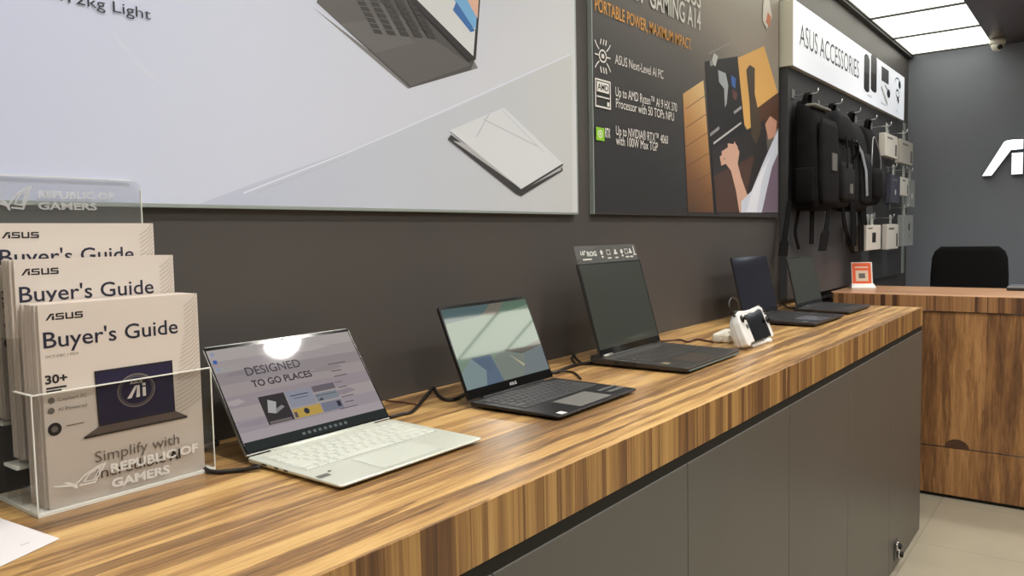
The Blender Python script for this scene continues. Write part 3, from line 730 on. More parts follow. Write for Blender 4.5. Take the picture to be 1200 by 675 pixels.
# ================================================================== far wall: word mark, camera, chair
M['logoface'] = mat('lit white letter face', (246, 250, 255), .4, emit=1.1, ec=(244, 250, 255)); M['logoside'] = mat('dark letter side', (52, 52, 54), .5)
lg = thing('wall_logo', (XF, -1.1, 1.692), 'white lit raised letters on the dark far wall', 'sign')
lh = .238; y_left = -.493
for nm, letter in zip('abcd', wordmark_polys()):
    f = MB(); b_ = MB()
    for pl in letter:
        pts = [(-.046, y_left-x*lh*.92+1.1, y*lh) for x, y in pl]
        f.prism(pts, (.004, 0, 0), M['logoface']); b_.prism([(px+.004, py, pz) for px, py, pz in pts], (.040, 0, 0), M['logoside'])
    o = b_.build('letter', lg); f.build('letter_face', o)
dc = thing('security_camera', (6.30, -.585, ZC), 'small white dome security camera at the ceiling corner', 'camera')
MB().lathe([(.0, 0), (.050, 0), (.050, -.022), (.046, -.032), (0, -.042)], (0, 0, 0), M['cream'], 28).build('housing', dc)
b = MB(); b.lathe([(.040, -.031), (.038, -.050), (.028, -.068), (.012, -.078), (0, -.080)], (0, 0, 0), M['cream'], 28); b.build('dome', dc)
b = MB(); b.lathe([(.016, 0), (.016, -.012), (0, -.014)], (0, 0, 0), M['black'], 16); b.build('lens', dc, (-.028, -.016, -.054), (0, R_(55), R_(28)))

ch = thing('office_chair', (5.42, -.52, 0), 'black office chair pushed in behind the reception desk', 'chair')
M['chairfab'] = mat('black chair fabric', (20, 19, 20), .85, spec=.12, bump=.4, bscale=400)
secs = []
for f, k in ((0, .86), (.04, .93), (.3, 1.0), (.7, 1.0), (.88, .97), (.95, .90), (1, .74)):
    z = .62+.59*f
    secs.append([(p_[0]+.03*f+.0, p_[1], p_[2]) for p_ in sq_ring(.0, .0, z, .07, .43*k, 32, 5)])
MB().loft(secs, M['chairfab']).build('backrest', ch, (.22, 0, 0))
MB().loft([sq_ring(0, 0, z, .46*k, .48*k, 32, 5) for z, k in ((.42, .9), (.43, .98), (.47, 1), (.495, .97), (.505, .85))], M['chairfab']).build('seat', ch)
MB().ribbon([(.14, 0, .42), (.27, 0, .42), (.28, 0, .5), (.26, 0, .68)], (0, 1, 0), .07, .012, M['black']).build('back_bracket', ch)
MB().tube([(0, 0, .08), (0, 0, .42)], .03, M['black'], 16).build('gas_column', ch)
for k in range(5):
    a_ = 2*math.pi*k/5+.3; c_, s_ = math.cos(a_), math.sin(a_)
    l_ = MB().tube([(.02*c_, .02*s_, .11), (.18*c_, .18*s_, .09), (.28*c_, .28*s_, .075)], [.024, .02, .015], M['black'], 10).build('leg', ch)
    MB().lathe([(0, -.014), (.026, -.014), (.028, 0), (.026, .014), (0, .014)], (.28*c_, .28*s_, .0285), M['rub'], 16, 1).build('caster', l_)

# closed laptop on the desk
cl = thing('closed_laptop', (4.80, -1.0, DT), 'closed dark laptop lying on the reception desk', 'laptop')
MB().box(-.11, .11, -.17, .19, .001, .013, M['black'], .003).build('base', cl)
MB().box(-.11, .11, -.17, .19, .0135, .020, mat('grey laptop lid', (120, 122, 126), .35, .6), .003).build('lid', cl)

# orange stand on the desk
qs = thing('counter_card_stand', (4.62, -.135, DT), 'small orange card in a white stand on the end of the reception desk', 'card stand', None, R_(-62))
M['orange'] = mat('orange card', (226, 92, 44), .45); M['creamcard'] = mat('cream card print', (222, 200, 176), .5)
MB().loft([[(x*s, y*s2+o2, z) for x, y in ((-.058, -.03), (.058, -.03), (.058, .03), (-.058, .03))] for z, s, s2, o2 in ((.0005, 1.1, 1, 0), (.006, 1.1, 1, 0), (.022, 1.0, .5, .0), (.026, .98, .34, .002))], M['white'], False).build('base', qs)
tl = R_(12)
cd = MB().box(-.055, .055, -.002, .002, 0, .125, M['white'], .001).build('card', qs, (0, .0, .022), (-tl, 0, 0))
A_ = Art(lambda u, v, l: Vector((u, -.002-l, v)))
A_.rect(-.052, .004, .048, .121, M['orange']); A_.rect(-.034, .018, .032, .078, M['creamcard']); A_.rect(-.018, .034, .016, .062, M['grey']); A_.rect(-.036, .092, .034, .100, M['creamcard'])
A_.build('card_print', cd)

# ================================================================== laptops
def srect(u0, v0, u1, v1): return [(u0, v0), (u1, v0), (u1, v1), (u0, v1)]
def laptop(name, label, x, y, yaw, w, d, lid_len, tilt, t, mats, style, rear=0.0, lid_t=.006, keys=True):
    """origin on the counter below the hinge line; +x to the laptop's right, -y towards the user"""
    o = thing(name, (x, y, TOP+.0005), label, 'laptop', None, yaw)
    body, keym, padm, lidm, bez = mats
    foot = .002
    # base: a thin wedge with rounded plan corners
    def plan(inset, z):
        r = .006; P = []
        x0, x1, y0, y1 = -w/2+inset, w/2-inset, -d+inset, rear-inset
        for cx_, cy_, a0 in ((x1-r, y0+r, -90), (x1-r, y1-r, 0), (x0+r, y1-r, 90), (x0+r, y0+r, 180)):
            for k in range(5):
                a_ = R_(a0+90*k/4); P.append((cx_+r*math.cos(a_), cy_+r*math.sin(a_), z))
        return P
    def slope(P, zf, zr):   # height interpolates front to rear
        return [(px_, py_, zf+(zr-zf)*min(1, max(0, (py_+d)/(d+rear)))) for px_, py_, _ in P]
    tf = t*.72
    secs = [slope(plan(.010, 0), foot, foot), slope(plan(.001, 0), foot+tf*.35, foot+t*.3), slope(plan(0, 0), tf-.0012, t-.0012), slope(plan(.0012, 0), tf, t)]
    bs = MB().loft(secs, body, False).build('base', o)
    for sx in (-1, 1):
        for yy in (-d+.03, rear-.03): MB().box(sx*(w/2-.04)-.015, sx*(w/2-.04)+.015, yy-.006, yy+.006, 0, foot+.001, M['rub'], .001).build('rubber_foot', bs)
    zt = lambda yy: tf+(t-tf)*min(1, max(0, (yy+d)/(d+rear)))
    P3 = lambda u, v, l: Vector((u, v, zt(v)+.0001+l))
    # keyboard: well and keys
    ky1 = -.022 if style != 'gaming' else -.035; ky0 = ky1-.105; kx = w/2-.022 if w > .33 else w/2-.016
    A_ = Art(P3, .0001); A_.rect(-kx-.003, ky0-.003, kx+.003, ky1+.003, keym[1]); kb = A_.build('keyboard', o)
    rows = 6; pitch_y = (ky1-ky0)/rows
    if keys:
        lay = [[1]*14, [1]*13+[1.8], [1.4]+[1]*13, [1.7]+[1]*11+[2.0], [2.1]+[1]*10+[2.4], [1.2, 1, 1, 1, 5.4, 1, 1, 1, 1, 1]]
        unit = bpy.data.meshes.new('key'); g = bmesh.new(); bmesh.ops.create_cube(g, size=1)
        for v in g.verts: v.co.z += .5; 
        for v in g.verts:
            if v.co.z > .5: v.co.x *= .92; v.co.y *= .92
        g.to_mesh(unit); g.free(); unit.materials.append(keym[0])
        for r_, row in enumerate(lay):
            tot = sum(row); cx_ = -kx; sc = 2*kx/tot
            yy = ky1-(r_+.5)*pitch_y
            for wk in row:
                k_ = bpy.data.objects.new('key', unit); COL.objects.link(k_); k_.parent = kb
                k_.location = (cx_+wk*sc/2, yy, zt(yy)+.0003); k_.scale = (wk*sc-.0028, pitch_y-.0028, .0011)
                cx_ += wk*sc
    else:
        pass
    # touchpad
    py1 = ky0-.012; py0 = -d+.010
    A_ = Art(P3, .0001); px0, px1 = (-.062, .062) if w < .33 else (-.085, .045)
    A_.rect(px0-.001, py0-.001, px1+.001, py1+.001, bez); A_.rect(px0, py0, px1, py1, padm); A_.build('touchpad', o)
    # ports on the left side
    for yy, ln in ((-.045, .012), (-.075, .009), (-.098, .009)):
        MB().box(-w/2-.0003, -w/2+.003, yy-ln/2, yy+ln/2, foot+t*.42, foot+t*.62, M['black']).build('port', bs)
    # hinge barrel
    MB().tube([(-w*.36, 0, t-.001), (w*.36, 0, t-.001)], .004, body, 10).build('hinge', o)
    # lid, modelled upright in its own frame (x, thickness y back, z up) then tilted back
    ld = bpy.data.objects.new('lid', None)
    r = .008; out = []
    for cx_, cz_, a0 in ((w/2-r, lid_len-r, 0), (-w/2+r, lid_len-r, 90)):
        for k in range(5):
            a_ = R_(a0+90*k/4); out.append((cx_+r*math.cos(a_), 0, cz_+r*math.sin(a_)))
    out = [(-w/2+.002, 0, .002), (w/2-.002, 0, .002)] + out
    lid = MB().prism(out, (0, lid_t, 0), lidm).build('lid', o, (0, 0, t), (-tilt, 0, 0))
    return o, lid, P3, zt

def face(y=-.0002): return lambda u, v, l: Vector((u, y-l, v))

# --- silver laptop with the lit picture
silv = mat('pale silver aluminium', (214, 217, 206), .34, .25, bump=.02); silvd = mat('pale silver key', (206, 209, 200), .45); silvw = mat('pale key well', (190, 194, 186), .5)
lidm1 = mat('silver lid back', (150, 152, 150), .4, .5)
bez = mat('black screen border', (14, 14, 15), .12)
o, lid, P3, zt = laptop('silver_laptop', 'pale silver laptop with a lit picture page, nearest the brochure holder', .832, -.177, R_(-.3), .302, .221, .197, R_(34.7), .012, (silv, (silvd, silvw), mat('pale touchpad', (204, 208, 198), .3), lidm1, silvw), 'thin')
gc = {}
def glow(c, e=.9, ior=1.5):
    k = (c, e, ior)
    if k not in gc:
        gc[k] = mat('screen light %d' % len(gc), (8, 8, 8), .04, emit=e, ec=c, ior=ior, spec=.5)
    return gc[k]
w, L = .302, .197
A_ = Art(face(), .00002)
A_.rect(-w/2+.0015, .004, w/2-.0015, L-.0015, bez)
sx0, sx1, sz0, sz1 = -w/2+.004, w/2-.004, .018, L-.007
sc1 = A_
# projected photo points -> screen coordinates
cT, sT = math.cos(R_(34.7)), math.sin(R_(34.7))
def scr(x, y, hx, hy, t, tilt):
    n = Vector((0, -math.cos(tilt), math.sin(tilt))); p0 = Vector((hx, hy, TOP+t)); d = ray(x, y)
    s = (p0-CAM).dot(n)/d.dot(n); P = CAM+d*s-p0
    return (P.x, P.y*math.sin(tilt)+P.z*math.cos(tilt))
s1 = lambda x, y: scr(x, y, .832, -.177, .0125, R_(34.7))
bands = [(198, 190, 186), (186, 176, 176), (170, 160, 162), (184, 172, 172), (176, 164, 168), (190, 178, 178), (178, 168, 174), (192, 182, 186)]
E1 = .62
for k in range(8):
    z0_ = sz0+(sz1-sz0)*k/8; z1_ = sz0+(sz1-sz0)*(k+1)/8; wv = .006
    A_.poly([(sx0, z0_), (sx1, z0_), (sx1, z1_), (sx0, z1_)], glow(bands[7-k], E1), 3)
A_.k = 4
for z_, x_, ln, c_ in ((.14, -.10, .07, (160, 150, 154)), (.12, .06, .08, (166, 156, 158)), (.165, .04, .10, (202, 194, 190)), (.09, -.14, .05, (198, 186, 186)), (.07, .07, .07, (166, 154, 160)), (.05, -.12, .10, (170, 160, 168)), (.15, -.14, .08, (186, 182, 178))):
    cl_ = lambda u_: min(max(u_, sx0+.001), sx1-.001); A_.poly([(cl_(x_-ln*.5), z_), (cl_(x_+ln*.1), z_-.003), (cl_(x_+ln*.5), z_+.001), (cl_(x_+ln*.3), z_+.008), (cl_(x_-ln*.2), z_+.006)], glow(c_, E1), 5)
A_.k = 6
dk_ = glow((62, 58, 62), .7); dk2 = glow((84, 80, 84), .7)
pA = s1(289, 440); pB = s1(353, 430); A_.text('DESIGNED', pA[0], (pA[1]+pB[1])/2-.0005, pB[0]-pA[0], .0155, dk2, .012)
pA = s1(296, 452.5); pB = s1(366, 441); A_.text('TO GO PLACES', pA[0], (pA[1]+pB[1])/2-.0015, pB[0]-pA[0], .0125, dk_, .022)
def tile(x0, y0, x1, y1, c): 
    a_, b_ = s1(x0, y0), s1(x1, y1); A_.rect(a_[0], b_[1], b_[0], a_[1], glow(c, .75)); return a_, b_
z_hi = s1(303, 465)[1]; z_lo = s1(312, 500)[1]
def T(xa, xb, fa, fb, c, mid=.5):
    """tile by photo columns at the row's middle, fractions of the picture grid's height"""
    ua = s1(xa, 480)[0]; ub = s1(xb, 478)[0]
    za = z_lo+(z_hi-z_lo)*fa; zb = z_lo+(z_hi-z_lo)*fb; A_.rect(ua, za, ub, zb, glow(c, .75)); return ua, za, ub, zb
ua = s1(308, 482)[0]; ub = s1(340, 477)[0]; uc = s1(371, 470)[0]; ud = s1(398, 465)[0]
def tl_(u0, f0, u1, f1, c):
    A_.rect(u0+.001, z_lo+(z_hi-z_lo)*f0+.001, u1-.001, z_lo+(z_hi-z_lo)*f1-.001, glow(c, .75))
tl_(ua, .0, ub, 1, (60, 56, 58)); tl_(ua+.003, .02, ub-.004, .14, (120, 112, 110))
mz = lambda f: z_lo+(z_hi-z_lo)*f
A_.poly([(ua+.008, mz(.42)), (ua+.022, mz(.34)), (ua+.030, mz(.72)), (ua+.016, mz(.84))], glow((176, 174, 172), .8))
A_.poly([(ua+.022, mz(.34)), (ua+.042, mz(.5)), (ua+.038, mz(.58)), (ua+.026, mz(.5))], glow((140, 138, 136), .8))
tl_(ub, .38, uc, 1, (150, 152, 164)); A_.rect(ub+.008, mz(.78), uc-.01, mz(.82), glow((90, 92, 110), .7)); A_.rect(ub+.012, mz(.68), uc-.012, mz(.71), glow((110, 112, 126), .7))
tl_(ub, .0, uc+.004, .36, (196, 164, 84)); A_.circle((ub+uc)/2, mz(.2), .0055, glow((58, 58, 70), .7)); A_.rect(ub+.002, mz(.05), ub+.008, mz(.24), glow((100, 92, 100), .7))
tl_(uc, .74, ud, 1, (112, 104, 112)); tl_(uc, .40, ud, .72, (136, 142, 150)); A_.poly([(uc+.004, mz(.44)), (uc+.016, mz(.44)), (uc+.012, mz(.54))], glow((72, 72, 78), .7)); tl_(uc+.004, .0, ud, .36, (126, 128, 144)); A_.rect(ud-.012, mz(.1), ud-.004, mz(.3), glow((58, 56, 66), .7))
A_.line([(uc+.002, mz(.62)), (ud-.004, mz(.62))], .0012, glow((80, 90, 94), .7))
for x_, y_, ln, hh in ((384, 428, .040, .002), (388, 436, .022, .002), (391, 442, .03, .002), (392, 449, .016, .0015), (396, 455, .02, .0018), (400, 466, .028, .0018), (404, 472, .02, .0018), (398, 480, .04, .0015)):
    p_ = s1(x_, y_); A_.rect(p_[0], p_[1], p_[0]+ln, p_[1]+hh, glow((110, 104, 106), .7))
# task bar and desktop icons
A_.rect(sx0, sz0-.012, sx1, sz0+.005, glow((48, 54, 52), .7))
for k in range(9): A_.rect(-.04+k*.011, sz0-.006, -.034+k*.011, sz0-.001, glow((120, 126, 128), .7))
for k, c_ in enumerate(((150, 158, 180), (70, 100, 170), (150, 160, 178))): A_.rect(sx0+.004, sz1-.012-k*.014, sx0+.011, sz1-.005-k*.014, glow(c_, .8))
A_.build('screen', lid)
MB().lathe([(.0018, 0), (.0018, -.0004), (0, -.0005)], (0, -.001, L-.0045), bez, 10, 1).build('webcam', lid)
A_ = Art(P3, .0001)
st = lambda x, y: (lambda p_: (p_.x-.832, p_.y+.177))(tp(x, y, TOP+.012))
A_.k = 3
u, v = st(380, 556); A_.rect(u-.010, v-.006, u+.010, v+.006, mat('dark laptop sticker', (104, 104, 100), .4)); A_.rect(u+.016, v+.008, u+.021, v+.012, M['black'])
A_.build('palm_rest_sticker', o)

# --- black laptop with lit facets
blk = mat('black laptop metal', (34, 34, 37), .38, .3, bump=.02); key = mat('dark grey key', (62, 62, 64), .5); keyw = mat('dark key well', (30, 30, 32), .6); pad = mat('reflection grey touchpad', (120, 119, 116), .3)  # the pad's pale reflection is put into its grey colour
o, lid, P3, zt = laptop('black_laptop', 'black laptop with a bright lit screen between the silver and the gaming laptop', 1.324, -.205, R_(1.1), .309, .216, .204, R_(22.3), .0135, (blk, (key, keyw), pad, blk, keyw), 'thin')
w, L = .309, .204
s2 = lambda x, y: scr(x, y, 1.324, -.205, .014, R_(22.3))
A_ = Art(face(), .00002)
A_.rect(-w/2+.0015, .003, w/2-.0015, L-.0015, bez)
sx0, sx1, sz0, sz1 = -w/2+.005, w/2-.005, .022, L-.008
IR = 2.0
g2 = lambda c: glow(c, .58, IR)
A_.rect(sx0, sz0, sx1, sz1, g2((146, 168, 148)))  # the ceiling strip's greenish reflection is partly put into this glow colour
f2 = lambda pts, c: A_.poly([(sx0+(sx1-sx0)*x, sz0+(sz1-sz0)*y) for x, y in pts], g2(c))
f2([(0, .82), (.4, .86), (.55, 1), (0, 1)], (98, 122, 124)); f2([(.4, .86), (.6, .84), (.7, 1), (.55, 1)], (138, 132, 118)); f2([(.6, .84), (1, .92), (1, 1), (.7, 1)], (110, 138, 118))
f2([(0, 0), (.22, 0), (.30, .34), (.14, .36), (0, .2)], (150, 170, 172)); f2([(.22, 0), (.42, 0), (.36, .36), (.30, .34)], (112, 130, 152)); f2([(.14, .36), (.36, .36), (.3, .12)], (108, 126, 148))
f2([(.42, 0), (.66, 0), (.74, .26), (.5, .38), (.38, .30)], (146, 156, 146)); f2([(.66, 0), (1, 0), (1, .34), (.78, .36)], (140, 150, 152)); f2([(.5, .38), (.78, .36), (1, .42), (1, .34), (.72, .28)], (122, 118, 108))
f2([(.56, .32), (.70, .12), (.72, .14)], (216, 204, 168))
A_.text('ASUS', -.012, .009, .026, .0065, mat('screen border lettering', (190, 190, 190), .4), .02)
A_.rect(-.055, .006, -.030, .020, bez)
A_.build('screen', lid)
MB().lathe([(.0018, 0), (.0018, -.0004), (0, -.0005)], (0, -.001, L-.0045), bez, 10, 1).build('webcam', lid)
A_ = Art(P3, .0001); A_.k = 4
st = lambda x, y: (lambda p_: (p_.x-1.324, p_.y+.205))(tp(x, y, TOP+.011))
u, v = st(655, 484); A_.rect(u-.008, v-.008, u+.010, v+.008, M['white'])
A_.build('white_sticker', o)
A_ = Art(P3, .0001); A_.k = 4
S3 = mat('silvery sticker', (128, 132, 132), .3, .5)
for (x_, y_, x2, y2) in ((703, 459, 712, 455), (712, 456, 722, 452), (716, 460, 728, 454)):
    p_, r_ = st(x_, y_), st(x2, y2); A_.rect(min(p_[0], r_[0]), min(p_[1], r_[1]), max(p_[0], r_[0]), max(p_[1], r_[1])+.004, S3)
A_.build('palm_rest_sticker', o)

# --- big gaming laptop with the clear feature strip
gm = mat('dark gaming laptop shell', (58, 57, 56), .4, .2, bump=.03); gk = mat('gaming key', (50, 48, 46), .5); gw = mat('gaming key well', (38, 36, 35), .6)
gp = mat('gaming touchpad', (66, 60, 54), .35)
offs = mat('unlit dark screen', (60, 63, 58), .12, ior=1.5)
o, lid, P3, zt = laptop('gaming_laptop', 'large open gaming laptop with a dark screen and clear feature strip on top', 1.908, -.175, R_(.9), .354, .241, .255, R_(15.4), .022, (gm, (gk, gw), gp, gm, gw), 'gaming', rear=.035)
w, L = .354, .255
A_ = Art(face(), .00002); A_.rect(-w/2+.002, .003, w/2-.002, L-.002, bez); A_.rect(-w/2+.006, .020, w/2-.006, L-.006, offs); A_.build('screen', lid)
strip = clear('clear strip', (.90, .92, .93), gloss=.12, white=.04)
fs = MB(); fs.box(-w/2+.001, w/2-.012, -.0012, -.0002, L-.004, .302, strip, .0003); fso = fs.build('feature_strip', lid); fso['label'] = 'clear strip with white icons along the top of the screen'
A_ = Art(face(-.0012), .00008); WI = mat('white strip print', (206, 206, 202), .5)
s3 = lambda x, y: scr(x, y, 1.908, -.175, .022, R_(15.4))
z0_, z1_ = L+.006, .292
A_.text('16"', -.150, .276, .026, .012, WI, .03); A_.rect(-.146, .262, -.10, .266, WI)
A_.text('ROG', -.118, .272, .05, .014, WI, .04)
for k, xk in enumerate((-.040, -.002, .038, .074, .102, .126)):
    if k % 3 == 0: A_.circle(xk, .281, .007, WI); A_.rect(xk-.004, .266, xk+.006, .271, WI)
    elif k % 3 == 1: A_.line(srect(xk-.009, .274, xk+.009, .287), .002, WI, True); A_.rect(xk-.010, .262, xk+.010, .266, WI)
    else: A_.rect(xk-.010, .274, xk+.010, .279, WI); A_.rect(xk-.005, .279, xk+.005, .288, WI); A_.rect(xk-.008, .262, xk+.010, .266, WI)
A_.rect(.146, .272, .152, .295, WI); A_.rect(.140, .268, .160, .271, WI)
A_.build('strip_print', fso)
lb = mat('pale light bar', (112, 128, 126), .3)
MB().box(-w/2+.012, w/2-.012, -.2418, -.2405, .006, .010, lb).build('front_light_bar', o)
MB().box(-w/2+.004, w/2-.004, .004, .034, .0225, .026, gm, .001).build('rear_vent', o)
MB().tube([(-w/2+.012, 0, .023), (-w/2+.06, 0, .023)], .006, mat('grey hinge cap', (150, 148, 144), .35, .6), 12).build('hinge_cap', o)
A_ = Art(P3, .0001); A_.k = 4
st = lambda x, y: (lambda p_: (p_.x-1.908, p_.y+.175))(tp(x, y, TOP+.018))
u, v = st(779, 426); A_.rect(u-.012, v-.010, u+.012, v+.010, mat('gold sticker', (140, 128, 104), .35)); A_.build('palm_rest_sticker', o)

# --- two dark laptops further along
dkl = mat('black gaming laptop shell', (34, 32, 36), .42, bump=.03); dkk = mat('black keyboard', (26, 25, 28), .55)
scrA = mat('unlit blue black screen', (28, 29, 40), .09, ior=1.5)
o, lid, P3, zt = laptop('dark_laptop', 'black laptop with a blue black screen behind the white handheld console', 2.997, -.149, R_(-1), .358, .259, .232, R_(12.4), .02, (dkl, (dkk, gw), mat('grey glossy touchpad', (88, 88, 96), .25), dkl, gw), 'gaming', rear=.03)
w, L = .358, .232
A_ = Art(face(), .00002); A_.rect(-w/2+.002, .003, w/2-.002, L-.002, bez); A_.rect(-w/2+.005, .018, w/2-.005, L-.006, scrA); A_.build('screen', lid)
A_ = Art(P3, .0001); A_.k = 4; A_.rect(-.165, -.225, -.135, -.205, S3); A_.build('palm_rest_sticker', o)
o, lid, P3, zt = laptop('dark_laptop', 'farthest open laptop, black with a grey screen, next to the reception desk', 3.466, -.196, R_(-.2), .351, .206, .217, R_(12.6), .018, (dkl, (dkk, gw), gp, gm, gw), 'gaming', rear=.02)
w, L = .351, .217
A_ = Art(face(), .00002); A_.rect(-w/2+.002, .003, w/2-.002, L-.002, bez); A_.rect(-w/2+.005, .018, w/2-.005, L-.006, offs); A_.build('screen', lid)

# ================================================================== handheld console on its stand
wc = mat('white console shell', (230, 230, 228), .35, bump=.02); dsc = mat('black console screen', (14, 14, 16), .1)
hh = thing('handheld_console', (2.30, -.40, TOP+.012), 'white handheld game console propped upright on a stand', 'game console', None, R_(2.2))
TL = R_(22)
def ally():
    w, h = .268, .108; P = []
    # outline with drooping grips, (u, v)
    pts = [(-.118, .0), (-.134, .006), (-.137, .03), (-.133, .075), (-.122, .100), (-.10, .108), (-.04, .104), (.04, .104), (.10, .108), (.122, .100), (.133, .075), (.137, .03), (.134, .006), (.118, .0), (.095, .008), (-.095, .008)]
    return pts
bd_ = MB().prism([(u*.92, -.001, v) for u, v in ally()], (0, .024, 0), wc, .004)
for sx in (-1, 1):   # the grips bulge out behind
    bd_.loft([[(sx*.101+(x_)*k, y_, z_) for x_, y_ in ((-.02, .018), (.02, .018), (.02, .018+.02*k), (.008, .018+.022*k), (-.012, .018+.022*k), (-.02, .018+.02*k))] for z_, k in ((.004, .6), (.012, .95), (.04, 1.0), (.075, .8), (.092, .4))], wc)
bdy = bd_.build('shell', hh, (0, 0, 0), (-TL, 0, 0))
A_ = Art(face(-.0012), .0001)
A_.poly([(-.062, .008), (.094, .008), (.096, .030), (.093, .094), (.070, .098), (.02, .092), (-.02, .094), (-.058, .090), (-.064, .08)], dsc)
A_.build('screen', bdy)
for u, v in ((-.096, .082), (.110, .058)):
    s_ = MB(); s_.lathe([(.011, 0), (.011, -.003), (.005, -.004), (.005, -.010), (.009, -.012), (.008, -.014), (0, -.0135)], (u, -.001, v), M['rub'], 18, 1); s_.build('thumb_stick', bdy)
s_ = MB(); s_.box(-.085, -.071, -.004, -.001, .054, .060, M['grey'], .0008); s_.box(-.081, -.075, -.004, -.001, .050, .064, M['grey'], .0008); s_.build('direction_pad', bdy)
for u, v in ((.108, .092), (.115, .085), (.103, .085), (.108, .078)):
    s_ = MB(); s_.lathe([(.0025, 0), (.0025, -.003), (0, -.0035)], (u, -.001, v), M['rub'], 10, 1); s_.build('button', bdy)
for sx in (-1, 1): MB().box(sx*.105-.018, sx*.105+.018, .004, .02, .104, .111, M['rub'], .002).build('trigger', bdy)
stn = thing('console_stand', (2.30, -.36, TOP), 'white stand with round feet under the handheld console', 'stand')
sb = MB(); sb.box(-.06, .06, -.035, .0, .0005, .010, wc, .003); sb.build('foot_bar', stn)
sb = MB(); sb.ribbon([(0, -.03, .008), (.0, .03, .006), (.0, .055, .04)], (1, 0, 0), .05, .006, wc); sb.build('back_rest', stn)
pu = tp(894, 401); sb = MB(); sb.lathe([(0, 0), (.026, 0), (.028, .006), (.024, .013), (0, .015)], (pu.x-2.30+.0, pu.y+.36, .0005), wc, 24); sb.build('round_foot', stn)
wb = thing('power_adapter', tp(852, 398.5), 'white power adapter lying behind the handheld console', 'adapter', None, R_(8))
MB().box(-.075, .075, -.028, .028, .0005, .028, M['cream'], .007, 3).build('housing', wb)
MB().tube([(-.076, 0, .012), (-.088, 0, .012)], .006, M['cream'], 12).build('cable_sleeve', wb)

# ================================================================== cables
def cable(name, pts, r, label, mt=None):
    b = MB(); b.tube(smooth_path(pts, 6), r, mt or M['darkwire'], 8)
    return tag(b.build(name), label, 'cable')
def cp(x, y, dz=.004): 
    p_ = tp(x, y, TOP+dz); return (p_.x, min(p_.y, -.006), p_.z)
cable('charging_cable', [(.674, -.222, TOP+.0075), (.655, -.20, TOP+.004), (.625, -.17, TOP+.004), (.640, -.11, TOP+.004), (.665, -.06, TOP+.004), (.72, -.03, TOP+.004), (.73, -.012, TOP+.004)], .0035, 'black cable curling between the brochure holder and the silver laptop')
cable('charging_cable', [cp(457, 489), cp(470, 485.5), cp(484, 481.5), cp(496, 468), cp(506, 455.5), cp(509, 454.5), cp(513, 462), cp(521, 468), cp(532, 468), cp(543, 462.5), cp(552, 458)], .0035, 'black cable with a sharp bend between silver and black laptops')
cable('thin_cable', [cp(452, 469.5, .003), cp(470, 471, .003), cp(488, 474, .003)], .0018, 'thin brown wire by the wall behind the silver laptop', mat('brown wire', (96, 60, 44), .5))
cable('charging_cable', [cp(646, 437), cp(653, 436), cp(663, 431.5), cp(672, 428.5), cp(681, 426.5), cp(692, 425.5), cp(700, 424)], .0045, 'black cable from the black laptop to the gaming laptop')
cable('thin_cable', [cp(655, 436, .006), cp(664, 435, .003), cp(674, 437.5, .003), cp(680.5, 444, .003)], .0025, 'short black lead curling on the wood beside the black laptop')
cable('wall_cable', [cp(666, 413.5, .003), cp(670, 420, .003), cp(675, 427.5, .003)], .003, 'left of two black leads dropping from the wall before the gaming laptop')
cable('wall_cable', [cp(670, 414, .003), cp(675, 420, .003), cp(682, 426, .003)], .003, 'right of two black leads dropping from the wall before the gaming laptop')
cable('thin_cable', [cp(774, 400, .004), cp(786, 399, .004), cp(797, 398, .004), cp(806, 400.5, .004), cp(816, 397.5, .004), cp(826, 399, .004), cp(836, 401, .004)], .0028, 'dark red wire from the gaming laptop to the white adapter', mat('dark red wire', (70, 34, 32), .5))
def hp_(x, y, Y): p_ = on(1, Y, x, y); return (p_.x, p_.y, p_.z)
pe = hp_(868, 358, -.29)
cable('console_cable', [hp_(861, 371, -.36), hp_(856, 363, -.352), hp_(854, 356, -.345), hp_(857, 349.5, -.335), hp_(862, 350, -.32), hp_(866, 356, -.305), (pe[0]+.01, -.285, TOP+.05), (pe[0], -.275, TOP+.02), (wb.location.x+.11, wb.location.y+.012, TOP+.013), (wb.location.x+.076, wb.location.y+.0107, TOP+.014)], .0028, 'black cable looping up behind the handheld console')
cable('thin_cable', [cp(911, 359, .004), cp(918, 357, .004), cp(926, 361, .004), cp(938, 359, .004)], .003, 'dark wire on the wood between the two far laptops')

# ================================================================== brochure holder and guides
HX0, HX1 = .394, .640
ac = clear('clear acrylic', (.915, .915, .91)); ace = clear('bright acrylic edge', (.95, .96, .95), white=.8, wc=(246, 246, 240))  # light gathered in the edges is put into a milky white edge colour
frost = mat('frosted white print', (214, 210, 204), .5)
frost_t = clear('frosted etching', (1, 1, 1), white=.72, wc=(240, 239, 236))
frost_b = clear('faint frosted etching', (1, 1, 1), white=.6, wc=(214, 214, 216))
h_ = thing('brochure_holder', (.517, -.08, TOP), 'clear acrylic three step brochure holder on the counter', 'brochure holder')
hx, hy = .517, -.08
tk = .003
def pane(name, x0, x1, y0, y1, z0, z1):
    m = MB(); m.box(x0-hx, x1-hx, y0-hy, y1-hy, z0-TOP, z1-TOP, ac); return m.build(name, h_)
FY = -.1565
pane('front_panel', HX0, HX1, FY, FY+tk, TOP+.004, 1.146)
pane('step_panel', HX0+tk, HX1-tk, -.1005, -.0985, TOP+.004, 1.215)
pane('step_panel', HX0+tk, HX1-tk, -.0535, -.0515, TOP+.004, 1.275)
for x0 in (HX0, HX1-tk):
    m = MB()
    pr_ = [(FY+tk, TOP+.005), (-.018, TOP+.004), (-.018, 1.275), (-.0515, 1.275), (-.0515, 1.215), (-.0985, 1.215), (-.0985, 1.146), (FY+tk, 1.146)]
    m.prism([(x0-hx, y-hy, z-TOP) for y, z in pr_], (tk, 0, 0), ac); m.build('side_panel', h_)
